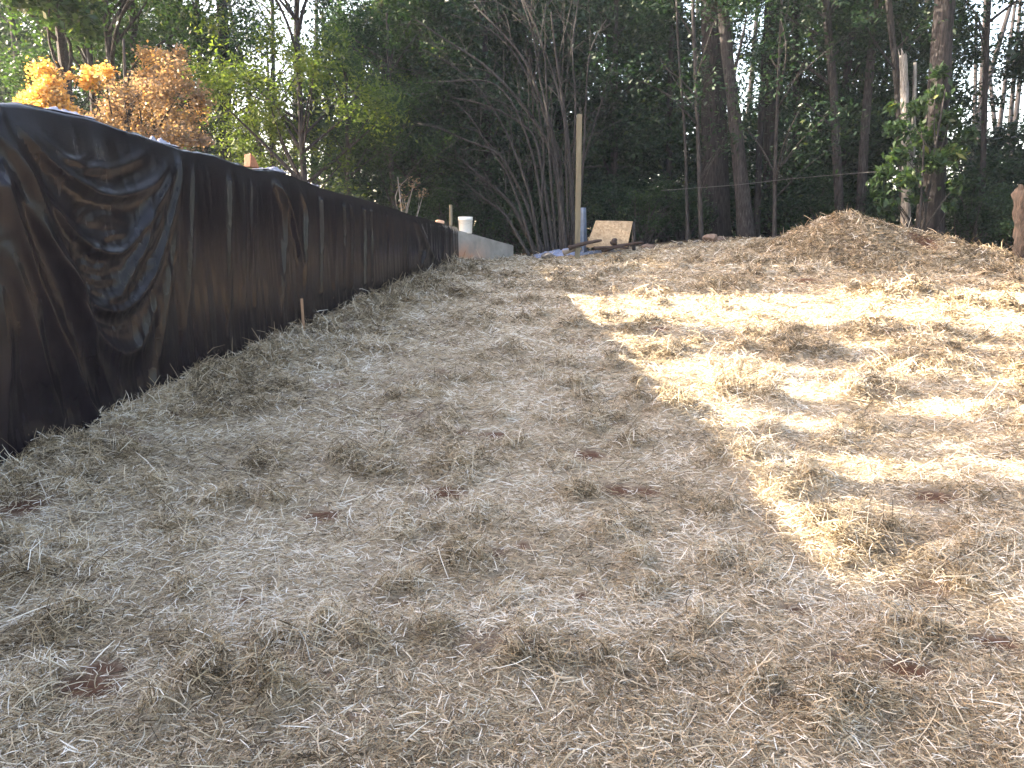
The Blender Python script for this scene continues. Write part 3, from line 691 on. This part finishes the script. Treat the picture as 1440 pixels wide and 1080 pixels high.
# (library crown, photo column, depth, label)
BT = [('dark_b', 548, 25, 'dark tree rising behind the leftmost arching tips of the bare shrub'), ('dark_a', 622, 27, 'dark tree behind the low outer branches of the bare shrub'),
 ('dark_b', 640, 30, 'dark tree of the second row above the white bucket'), ('dark_a', 715, 28, 'dark tree of the second row above the bare end of the wall'),
 ('dark_b', 790, 25.5, 'dark tree right behind the upright stems of the bare shrub'), ('dark_a', 860, 24.5, 'dark tree directly behind the leaning board'),
 ('dark_b', 930, 28, 'dark tree behind the dim trunk left of the paired saplings'), ('dark_a', 900, 31, 'dark tree of the back row between the board and the paired saplings'),
 ('dark_b', 1130, 27, 'dark tree behind the left slope of the straw mound'), ('dark_a', 1215, 26, 'dark tree behind the peak of the straw mound'),
 ('dark_a', 1290, 25, 'dark tree behind the broken snag and the big right-hand pine'), ('dark_a', 1500, 23, 'dark tree at the right edge above the reddish stump'),
 ('dark_a', 1190, 31, 'dark tree of the back row seen between the two slender trunks'), ('dark_a', 590, 23.5, 'dark tree above the far part of the black plastic, left of the bucket'),
 ('dark_a', 622, 22.8, 'dark tree close behind the slim post at the wall'), ('dark_b', 685, 22.6, 'dark tree close behind the low branches above the bare wall end'),
 ('dark_a', 745, 23.8, 'dark tree behind the left foot of the bare shrub'), ('dark_b', 850, 27.5, 'dark tree of the second row above the leaning board'),
 ('dark_b', 680, 33, 'dark tree of the back row deep behind the bare shrub'), ('dark_a', 770, 33, 'dark tree of the back row behind the shrub stems, left of the post'),
 ('dark_b', 1170, 24.5, 'dark tree in front of the others behind the mound peak'), ('dark_b', 600, 34, 'dark tree of the back row left of the bare shrub'),
 ('mid_a', -40, 25, 'green tree at the left edge behind the yellow leaves'), ('mid_a', 60, 23, 'green tree right above the brightest yellow leaves'),
 ('mid_b', 150, 24, 'green tree between the yellow branch and the orange-brown crown'), ('mid_a', 215, 22, 'green tree right behind the orange-brown crown'),
 ('mid_a', 268, 25, 'green tree left of the straight dark trunk past the autumn tree'), ('mid_b', 0, 28, 'green tree in the back row at the far left edge'),
 ('mid_b', 306, 23, 'green tree around the straight dark trunk past the autumn tree'), ('dark_a', 30, 27, 'dark tree of the back row above the left edge of the yellow leaves'), ('dark_b', 125, 27.5, 'dark tree of the back row behind the second yellow branch'),
 ('dark_a', 225, 29, 'dark tree of the back row above the peak of the orange-brown crown'), ('dark_b', 290, 31, 'dark tree of the back row beside the straight dark trunk'),
 ('mid_b', 170, 20, 'green tree close behind the orange-brown crown, its foliage between the two autumn colours'), ('dark_a', 1075, 31, 'dark tree of the back row behind the leaning grey trunk'), ('mid_a', 545, 31, 'green tree in the back row right of the open patch of sky')]
rt = np.random.default_rng(77)
for k, px, yy, lb in BT:
    tree(k, PX(px, yy), yy, rt.random() * 6.3, .8 + .3 * rt.random(), 'broadleaf_tree', lb, 'tree', 'trees of the backdrop wood')
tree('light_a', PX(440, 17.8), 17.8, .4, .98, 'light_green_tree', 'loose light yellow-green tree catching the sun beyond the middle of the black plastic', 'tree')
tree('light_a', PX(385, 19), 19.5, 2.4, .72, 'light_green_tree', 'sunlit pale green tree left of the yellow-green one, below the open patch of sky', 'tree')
tree('mid_b', PX(455, 24), 24, 2.0, .72, 'broadleaf_tree', 'low green tree just beneath the open patch of sky', 'tree')
tree('mid_b', PX(375, 25), 25, 4.0, .62, 'broadleaf_tree', 'low green tree between the straight dark trunk and the sunlit yellow-green tree', 'tree')
tree('mid_b', PX(500, 18.6), 18.6, 1.0, .62, 'drooping_tree', 'small green tree whose foliage hangs close over the far part of the black plastic', 'tree')
tree('mid_b', PX(560, 21), 21, 3.0, .8, 'drooping_tree', 'green tree between the small hanging tree and the fan of bare stems', 'tree')

# trunks that the photograph shows one by one
def trunk_tree(name, y_, pts_px, w0, w1, m, label, key=None, H=16, cl=None, leaf=None, nleaf=0, seed=0, cat='tree', n=14, extend=True):
    """pts_px: photo positions bottom to top at depth y_, widths in photo pixels"""
    P = [at_y(a, b_, y_) for a, b_ in pts_px]; b0 = P[0]; gb = gzb(b0[0], y_) - .25
    base_ = np.array([b0[0] + (b0[0] - P[1][0]) / max(P[1][2] - b0[2], .1) * (b0[2] - gb), y_, gb])
    P = [base_] + P[1:] if abs(b0[2] - gb) > .05 else [b0] + P[1:]
    if extend:
        d = P[-1] - P[-2]; d = d / np.linalg.norm(d); d = d * .6 + np.array([0, 0, .5]); P.append(P[-1] + d * (H - P[-1][2]) / d[2] * .9)
    P = np.array(P); O = base_.copy(); O[2] += .25
    r0, r1 = w0 / FPX * y_ / 2, w1 / FPX * y_ / 2
    k = (P[-1][2] - P[0][2]) / max(at_y(*pts_px[-1], y_)[2] - P[0][2], .1); r1e = max(r0 + (r1 - r0) * k, r0 * .35) if extend else r1
    t = empty(name, O, label, cat)
    C_ = None
    if nleaf:
        rg = np.random.default_rng(seed); top = P[-1] - O; C_, Rr = clumps(rg, 30, 2.3, 2.2, top[2] - (7 if H > 12 else 5), top[2] + 1, .4, .9, top[0], top[1])
        cm = leaf_mesh('crown', C_, Rr, int(nleaf * 1.7), .115, seed); 
    o = link('trunk', trunk_mesh('trunk', P - O, (r0, r1e), C_, 14, seed, n, min(.045, r0 * .45)), m, t)
    if nleaf: link('crown', cm, leaf, t)
    return t, O, P
trunk_tree('pine_tree', 22, [(1006, 335), (1005, 180), (1001, 0)], 36, 29, M_pine, 'thickest dark pine trunk in the middle of the wood, behind the tan rocks', H=18, nleaf=8000, leaf=M_dark, seed=31)
trunk_tree('leaning_tree', 20.5, [(1050, 333), (1037, 200), (1014, 0)], 20, 14, M_bark, 'grey trunk leaning left in front of the thickest pine', H=14, nleaf=6000, leaf=M_dark, seed=32)
trunk_tree('dark_trunk_tree', 23.5, [(1083, 330), (1083, 200), (1086, 60)], 20, 15, M_pine, 'straight dark trunk between the leaning trunk and a pale sapling', H=15, nleaf=6000, leaf=M_dark, seed=33)
trunk_tree('sapling', 19.6, [(1089, 332), (1090, 230), (1094, 120)], 5.5, 4, M_stem, 'thin pale sapling just left of the straw mound', H=8, nleaf=1500, leaf=M_dark, seed=34)
trunk_tree('slender_tree', 21, [(1183, 330), (1178, 250), (1172, 120), (1160, 0)], 12, 10, M_bark, 'slender grey trunk rising behind the peak of the straw mound', H=13, nleaf=5000, leaf=M_dark, seed=35)
trunk_tree('slender_tree', 21.3, [(1209, 330), (1215, 200), (1224, 80), (1236, 0)], 13, 10, M_bark, 'slender trunk leaning right, just right of the mound peak', H=13, nleaf=5000, leaf=M_dark, seed=36)
trunk_tree('thin_tree', 20, [(1272, 335), (1266, 230), (1262, 110), (1248, 0)], 7, 8, M_stem, 'thin brown trunk immediately left of the broken pale snag', H=11, nleaf=3000, leaf=M_dark, seed=37)
trunk_tree('pine_tree', 18.6, [(1307, 335), (1313, 220), (1322, 90), (1329, 0)], 32, 25, M_pine, 'big brown pine trunk at right behind the large-leaved bush', H=17, nleaf=8000, leaf=M_dark, seed=38)
trunk_tree('sapling', 20.2, [(967, 332), (964, 200), (953, 60)], 4.5, 3, M_stem, 'thin bare sapling left of the big pine, the left one of a close pair', H=7.5, seed=39)
trunk_tree('sapling', 19.9, [(986, 332), (982, 200), (976, 60), (974, 0)], 6, 4.5, M_stem, 'thin pale sapling touching the left side of the thickest pine', H=8.5, nleaf=1500, leaf=M_dark, seed=40)
trunk_tree('sapling', 17.6, [(1291, 325), (1296, 270), (1299, 205)], 4, 2.5, M_stem, 'short thin sapling in front of the big right-hand pine', H=4, seed=41, extend=False)
trunk_tree('pine_tree', 26, [(132, 200), (131, 100), (128, 0)], 12, 11, M_pine, 'dark trunk rising behind the yellow leaves at far left', H=15, nleaf=6000, leaf=M_mid, seed=42)
trunk_tree('pine_tree', 24, [(318, 330), (318, 200), (316, 100), (312, 0)], 18, 14, M_pine, 'straight dark trunk right of the orange-brown autumn tree', H=16, nleaf=7000, leaf=M_mid, seed=43)
trunk_tree('pine_tree', 34, [(385, 300), (385, 150), (383, 0)], 6, 5, M_bark, 'thin dark trunk at the left side of the open patch of sky', H=14, nleaf=2500, leaf=M_mid, seed=44)
trunk_tree('pine_tree', 36, [(417, 300), (417, 150), (417, 0)], 5, 4, M_bark, 'thin straight trunk standing in the middle of the open patch of sky', H=15, nleaf=2500, leaf=M_mid, seed=45)
trunk_tree('dark_trunk_tree', 25, [(1122, 330), (1120, 200), (1118, 0)], 11, 9, M_pine, 'dim narrow trunk deep in shade right of the pale sapling', H=14, seed=46)
trunk_tree('dark_trunk_tree', 24, [(940, 330), (941, 200), (946, 0)], 9, 7, M_pine, 'dim narrow trunk deep in shade left of the paired saplings', H=14, seed=47)
trunk_tree('dark_trunk_tree', 22.5, [(1064, 330), (1068, 200), (1076, 60)], 9, 7, M_pine, 'dark thin trunk squeezed beside the leaning grey trunk', H=12, seed=48)
trunk_tree('dark_trunk_tree', 21, [(1380, 335), (1383, 200), (1390, 0)], 8, 6, M_pine, 'dim slender trunk in the bright foliage right of the big right-hand pine', H=12, nleaf=4000, leaf=M_dark, seed=49)

# broken snag with two prongs
sn = empty('broken_snag', at_y(1275, 335, 19.3), 'pale weathered snag broken off at the top, two prongs, behind the large-leaved bush', 'dead tree')
sn.location.z = gzb(sn.location.x, 19.3) - .1; O = np.array(sn.location)
mb = MB(); P = spline([O, at_y(1275, 220, 19.3), at_y(1270, 78, 19.3)], 14) - O; mb.tube(P, np.linspace(.12, .09, 14), 9, False, .08, 3)
tip = P[-1]; mb.tube([tip, tip + [-.06, 0, .16]], [.045, .004], 6); mb.tube([tip + [.045, 0, -.02], tip + [.06, 0, .1]], [.035, .004], 6); mb.tube([tip + [-.07, 0, -.05], tip + [-.13, 0, .15]], [.022, .003], 5)
mb.build('trunk', M_snag, sn, True)
mb = MB(); P = spline([at_y(1281, 250, 19.35), at_y(1285, 180, 19.4), at_y(1287, 88, 19.4)], 10) - O; P[0][0] -= .06; mb.tube(P, np.linspace(.06, .04, 10), 7, True, .1, 4); mb.build('prong', M_snag, sn, True)
# reddish stump at the right edge
st = empty('rotten_stump', (at_y(1440, 350, 16.2)[0], 16.2, gz(10.6, 16.2)), 'reddish rotten tree stump, wider at the top, at the right edge of the slope', 'stump')
O = np.array(st.location); mb = MB()
P = spline([(0, 0, -.2), (.0, 0, .5), (-.03, 0, 1.1), (-.04, .05, 1.62)], 16); mb.tube(P, np.interp(np.linspace(0, 1, 16), [0, .15, .5, .75, .93, 1], [.28, .2, .18, .22, .25, .2]), 18, True, .14, 5)
mb.tube([(-.12, 0, 1.4), (-.2, 0, 1.6), (-.22, 0, 1.68)], [.1, .07, .03], 7, True, .15, 3)
mb.build('trunk', M_red, st, True)

# multi-stemmed bare shrub fanning out of one base
YS = 19.4
base_ = at_y(782, 352, YS); base_[2] = gzb(base_[0], YS) - .1
ms = empty('bare_shrub', base_, 'large bare many-stemmed shrub fanning up and left from beside the tall post', 'shrub'); O = base_
def z2(a, b_): return (420 + a / 3, b_ / 3)
stems = [([(1165,1040),(1140,620),(1110,400),(1080,200),(1065,50)], 22, 0), ([(1130,1040),(1080,620),(1030,450),(960,250),(850,130),(740,20)], 20, .2), ([(1110,1040),(1100,800),(1060,600),(960,460),(830,310),(740,240),(620,170),(490,80)], 20, -.2),
  ([(1080,1040),(1040,800),(1000,560),(880,480),(750,430),(640,410)], 18, .5), ([(1010,1040),(900,860),(790,760),(700,690)], 22, -.5), ([(1040,1040),(960,850),(850,640),(720,600),(600,540),(500,520)], 16, .1),
  ([(1060,1040),(1000,700),(960,560),(900,420),(820,330),(700,340),(500,350)], 14, .4), ([(1150,1040),(1160,700),(1170,400),(1150,200),(1180,0)], 14, .7), ([(1175,1040),(1205,600),(1212,400),(1225,200),(1300,80)], 12, .5),
  ([(1090,1040),(1060,700),(1045,400),(1040,200),(980,60),(920,-60)], 14, -.4), ([(1000,1050),(930,860),(880,720),(800,620),(720,480),(640,420)], 14, .7), ([(980,1050),(870,900),(760,820),(690,760)], 15, .3),
  ([(1120,1040),(1110,700),(1050,480),(1010,300),(990,130),(940,0)], 15, .1), ([(1140,1040),(1130,760),(1125,520),(1075,300),(1010,150),(900,60)], 12, -.6), ([(1020,1040),(985,850),(935,700),(880,560),(760,360),(600,240),(520,210)], 13, -.3),
  ([(1050,1040),(1020,880),(1040,640),(1000,380),(900,200),(780,100),(640,60)], 12, .8), ([(1160,1040),(1195,700),(1280,420),(1330,250)], 10, .9)]
rg = np.random.default_rng(9)
for i, (pts, wd, dy) in enumerate(stems):
    P = []
    for j, (a, b_) in enumerate(pts):
        k = j / (len(pts) - 1); P.append(at_y(*z2(a, b_), YS + (dy + .15 * rg.normal()) * k + .12 * rg.normal()))
    P[0][2] = min(P[0][2], gzb(P[0][0], P[0][1]) - .05) if True else 0
    P = spline(P, 26); r0 = wd / 3 / FPX * YS / 2; rr = np.linspace(r0, r0 * .28, 26)
    mb = MB(); mb.tube(P - O, rr, 8, True, .05, i)
    for q in range(9):                                    # side twigs
        ii = rg.integers(8, 25); d = P[ii] - P[ii - 2]; d /= np.linalg.norm(d); sd = rg.normal(size=3) * .55; dd = d + sd; L_ = .4 + 1.1 * rg.random()
        a_ = P[ii]; Q = spline([a_, a_ + dd * L_ * .5 + [0, 0, .08], a_ + dd * L_ + np.array([-.1, 0, .05 * rg.normal()])], 7)
        mb.tube(Q - O, np.linspace(rr[ii] * .45, .004, 7), 5)
        for _ in range(2):
            e_ = Q[rg.integers(3, 7)]; d3 = dd * .5 + rg.normal(size=3) * .5; mb.tube(np.array([e_, e_ + d3 * .25, e_ + d3 * .55]) - O, [.007, .005, .003], 4)
    mb.build('stem', M_stem, ms, True)

# autumn tree beyond the sheet
ya = 14.5; rg = np.random.default_rng(15)
at_ = empty('autumn_tree', (PX(190, ya), ya, gzb(-7, ya)), 'autumn tree with orange-brown leaves, its left branches coloured yellow to show sunlight', 'tree'); O = np.array(at_.location)
cl = []
for px, py, r in [(215,80,.25),(235,70,.2),(200,105,.28),(240,100,.35),(180,135,.35),(225,130,.42),(265,130,.3),(160,160,.35),(210,165,.45),(255,165,.38),(280,150,.25),(140,180,.4),(190,200,.45),(240,195,.4),(275,185,.25),(110,185,.35),
                  (232,215,.35),(195,125,.3),(250,75,.15),(150,145,.22),(100,165,.3)]:
    for _ in range(2): q = at_y(px + rg.normal() * 8, py + rg.normal() * 6, ya + rg.normal() * .45); cl.append((*(q - O), r * .75))
yl = []  # clumps on the sunlit side, their light painted as yellow leaf tone
for px, py, r in [(60,100,.22),(72,120,.2),(55,130,.18),(45,140,.2),(80,140,.22),(30,148,.16),(130,105,.2),(150,100,.14),(122,118,.14),(65,150,.25),(90,155,.2),(100,108,.08)]:
    q = at_y(px, py, ya - .9 + rg.normal() * .25); yl.append((*(q - O), r)); cl.append((*(q - O + np.array([rg.normal() * .1, .1, -.05])), r * .9))
cl = np.array(cl); yl = np.array(yl)
link('crown', leaf_mesh('crown', cl[:, :3], cl[:, 3] * 1.15, 22000, .056, 51, tone0=.38, tvar=.2, elong=.7), M_autumn, at_)
tag(link('sunlit_painted_foliage', leaf_mesh('sunlit_painted_foliage', yl[:, :3], yl[:, 3] * 1.1, 5000, .062, 52, tone0=.9, tvar=.12, elong=.7), M_autumn, at_), 'left-branch leaves with sunlight painted in as bright yellow')
link('trunk', trunk_mesh('trunk', [(0, 0, -.2), (.1, 0, 1.5), (.2, 0, 4.2)], (.1, .02), cl[:, :3], 30, 53, 10, .03), M_bark, at_)

# large-leaved evergreen at right
ym = 17.9; rg = np.random.default_rng(16)
mg = empty('large_leaved_bush', (PX(1285, ym), ym, gzb(PX(1285, ym), ym)), 'evergreen bush with big glossy leaves in front of the broken snag', 'bush'); O = np.array(mg.location)
cl = np.array([(*(at_y(px, py, ym + rg.normal() * .25) - O), r * .85) for px, py, r in [(1262,180,.28),(1290,150,.26),(1318,130,.28),(1335,165,.3),(1300,190,.34),(1265,215,.28),(1245,240,.25),(1240,270,.22),(1275,250,.3),(1310,225,.32),(1340,215,.3),
   (1250,290,.22),(1290,275,.22),(1345,260,.25),(1360,190,.25),(1320,100,.2),(1255,150,.15),(1230,255,.15),(1335,290,.16)]])
link('crown', leaf_mesh('crown', cl[:, :3], cl[:, 3] * 1.15, 3200, .19, 55, tone0=.4, tvar=.22, elong=.4, droop=.3), M_mid, mg)
link('trunk', trunk_mesh('trunk', [(0, 0, -.2), (.05, 0, 1.2), (.25, 0, 3.6)], (.05, .015), cl[:, :3], 19, 56, 8, .02), M_stem, mg)
# low bushes at the wood edge
for i, (k, px, yy, s, lb) in enumerate([('bush_grey', 905, 20.8, .85, 'greyish low bush behind and right of the leaning board'), ('bush_dark', 868, 21.5, .9, 'dark low bush directly behind the leaning board'),
        ('bush_dark', 950, 21.4, .8, 'dark low bush left of the thickest pine'), ('bush_dark', 1140, 21.8, .9, 'dark low bush in the shade left of the mound peak'), ('bush_dark', 1240, 20.6, .8, 'dark low bush behind the mound, left of the snag'),
        ('bush_grey', 1365, 19.2, .9, 'dense low bush just right of the big right-hand pine'), ('bush_dark', 1408, 18.6, .75, 'dark low bush beside the reddish stump'), ('bush_dark', 690, 22.5, 1.0, 'dark low bush beyond the far end of the bare wall'),
        ('bush_grey', 640, 21, .9, 'greyish bush behind the slim post at the wall'), ('bush_dark', 740, 21.4, .9, 'dark bush at the left foot of the bare many-stemmed shrub'), ('bush_dark', 1095, 24, 1.5, 'taller dark bush behind the thin pale sapling left of the mound'), ('bush_dark', 1165, 25, 1.5, 'taller dark bush deep behind the mound peak'), ('bush_dark', 1345, 22, 1.5, 'taller dark bush right of the big right-hand pine'), ('bush_dark', 1420, 23, 1.5, 'taller dark bush far behind the reddish stump'), ('bush_dark', 960, 25, 1.5, 'taller dark bush deep between the board and the thickest pine'), ('bush_dark', 1040, 23.5, 1.0, 'dark bush in deep shade behind the leaning trunk'),
        ('bush_dark', 800, 21.6, 1.0, 'dark bush behind the tall timber post'), ('bush_grey', 1445, 18.2, .8, 'low bush behind the reddish stump at the right edge')]):
    tree(k, PX(px, yy), yy, i * 1.3, s, 'low_bush', lb, 'bush')
# dead sunlit branches beyond the wall
yd = 18.5; db = empty('dead_bush', (PX(570, yd), yd, gzb(-2.5, yd)), 'pale dead bush catching the sun just over the far part of the black plastic', 'bush'); O = np.array(db.location); rg = np.random.default_rng(66)
cl = np.array([(*(at_y(px, py, yd + rg.normal() * .1) - O), .14) for px, py in [(562,262),(568,278),(580,262),(574,250),(590,275),(565,290),(585,255),(596,270)]])
link('crown', leaf_mesh('crown', cl[:, :3], cl[:, 3], 240, .06, 67, tone0=.95, tvar=.1, elong=.4), M_dead, db)
link('trunk', trunk_mesh('trunk', [(0, 0, -.2), (0, 0, .8), (-.1, 0, 1.9)], (.035, .01), cl[:, :3], 8, 68, 8, .02), M_snag, db)
# small dark shed beyond the wall
ysd = 23; sh = empty('shed', (PX(595, ysd), ysd, gzb(-2.6, ysd) - .2), 'small dark grey shed roof half hidden behind the far part of the black plastic', 'shed')
zt = at_y(600, 286, ysd)[2] - sh.location.z; ze = at_y(600, 303, ysd)[2] - sh.location.z
mb = MB(); mb.box((0, .6, ze / 2), (1.6, 1.2, ze)); mb.build('wall', simple('dark_siding', (.05, .05, .055), .8, .2, 10, .003), sh)
mb = MB(); mb.add([(-.95, -.15, ze - .02), (.95, -.15, ze - .02), (.8, .6, zt), (-.8, .6, zt), (-.95, 1.35, ze - .02), (.95, 1.35, ze - .02), (-.95, -.15, ze - .07), (.95, -.15, ze - .07)], [(0, 1, 2, 3), (3, 2, 5, 4), (0, 6, 7, 1), (0, 3, 4), (1, 5, 2)])
mb.build('roof', simple('grey_roofing', (.16, .155, .165), .8, .2, 12, .004), sh)

# wires
M_wire = simple('grey_wire', (.1, .095, .09), .5, .2, 30, 0)
def wire(pts, r, label):
    P = spline([at_y(a, b_, yy) for a, b_, yy in pts], 40); mb = MB(); mb.tube(P, r, 6); tag(mb.build('wire', M_wire, None, True), label, 'wire')
wire([(930, 268, 19.8), (969, 265, 19.7), (1037, 260, 19.6), (1115, 251, 19.4), (1197, 244, 19.2), (1300, 237, 18.3), (1370, 233, 18.4)], .007, 'thin wire strung across the trunks above the straw mound')
wire([(290, 168, 22), (360, 155, 21), (400, 148, 20.5), (500, 133, 20), (600, 132, 20)], .016, 'grey cable sagging through the trees above the black plastic')

# trees left of the frame, their crowns laid out to cast the slope's tree shade
def shade(x_, y_):
    """1 where the slope lies in tree shade"""
    n = fbm(x_ * .22 + 3, y_ * 1.15, 301, 3)
    if y_ > 12.6: return 1
    if 9.7 < y_ < 12.35: return .0
    if 9.1 < y_ <= 9.7: return .55
    if y_ < 3.3: return .95
    if x_ < 2.1 + .3 * n and y_ < 9.6: return .04
    if y_ < 4.3: return .7
    return .6 if n > .5 else .16
rg = np.random.default_rng(303); pts = []
while len(pts) < 1500:
    gx = rg.uniform(1.0, 10.5); gy = rg.uniform(1.5, 17.8)
    if gy > 15.3 and gx < 3.6: continue
    if rg.random() > shade(np.float64(gx), np.float64(gy)): continue
    z0 = gzb(gx, gy); xp = -9.5 + rg.uniform(-1.7, 1.7); t = (gx - xp) / -SD[0]
    pts.append((xp, gy + SD[1] * t, z0 + SD[2] * t))
pts = np.array(pts)
ctr = [(-9.5, 3.8), (-9.3, 7.0), (-9.7, 10.2), (-9.2, 16.8), (-9.8, 20)]
SH_LB = ['shade tree nearest the viewer, left beyond the black plastic', 'second shade tree from the viewer, left beyond the black plastic', 'middle shade tree of the row left beyond the black plastic',
  'green tree with spreading limbs over the yellow leaves at the top left corner', 'farthest shade tree of the row at the left, behind the autumn tree']
own = np.argmin(np.abs(pts[:, 1][:, None] - np.array([c_[1] for c_ in ctr])[None]), 1)
for i, (cx, cy) in enumerate(ctr):
    cl = pts[own == i]
    if len(cl) < 4: continue
    t = empty('roadside_tree' if False else 'shade_tree', (cx, cy, gzb(cx, cy)), SH_LB[i], 'tree', 'shade trees left of the slope')
    O = np.array(t.location); lc = cl - O
    link('crown', leaf_mesh('crown', lc, np.full(len(lc), .26), int(len(lc) * 52), .15, 310 + i, flat=.7, elong=.6, tone0=.5), M_mid, t)
    link('trunk', trunk_mesh('trunk', [(0, 0, -.2), (.1, 0, 3), (0, .1, 8)], (.16, .05), lc, 40, 320 + i, 10, .05), M_bark, t)

# far-off woods beyond the near trees, and added side woods
def woods(name, boxes, n, size, seed, label, m):
    rg = np.random.default_rng(seed); C_ = []; 
    for x0, x1, y0, y1, z0, z1, k in boxes:
        C_.append(np.stack([rg.uniform(x0, x1, k), rg.uniform(y0, y1, k), rg.uniform(z0, z1, k)], 1))
    C_ = np.concatenate(C_); Rr = rg.uniform(.8, 1.8, len(C_)); me = leaf_mesh(name, C_, Rr, n, size, seed, tone0=.4); o = link(name, me, m); tag(o, label, None, None, 'stuff'); return o
woods('distant_woods', [(-9.5, 14, 36, 46, -1.5, 8, 85), (-20, 30, 35, 42, -1.5, 2.5, 110), (14, 34, 38, 50, -1.5, 4, 50), (-34, -15, 36, 50, -.5, 6, 50)], 70000, .3, 401, 'distant mass of dark woods seen between the nearer trees', M_dark)
woods('light_block_woods', [(14.5, 19, -10, 24, -.5, 15, 420), (-26, -15, 22, 34, 0, 10, 110)], 90000, .3, 402, 'woods added on both sides of the clearing to block low sky and sun', M_dark)  # leaf masses added to keep sky reflections and side sunlight out
rg = np.random.default_rng(404); mb = MB()
for _ in range(60):
    x_ = rg.uniform(-30, 32); y_ = rg.uniform(36, 48); mb.tube([(x_, y_, -1), (x_ + rg.normal() * .3, y_, 6), (x_ + rg.normal() * .6, y_, 14)], [.18, .14, .08], 7)
tag(mb.build('distant_woods_trunks', M_pine, None, True), 'crowd of far trunks inside the distant woods', None, None, 'stuff')

# ---------------------------------------------------------------- haze
mb = MB(); mb.box((0, 22, 14), (110, 130, 34))
hz = mb.build('haze', None); m = bpy.data.materials.new('haze'); m.use_nodes = True; t = m.node_tree; t.nodes.clear()
vp = t.nodes.new('ShaderNodeVolumePrincipled'); vp.inputs['Density'].default_value = .00055; vp.inputs['Color'].default_value = (.72, .84, 1, 1); vp.inputs['Anisotropy'].default_value = .3
oo = t.nodes.new('ShaderNodeOutputMaterial'); t.links.new(vp.outputs[0], oo.inputs['Volume']); hz.data.materials.append(m)
tag(hz, 'thin bluish autumn haze in the air', None, None, 'stuff')
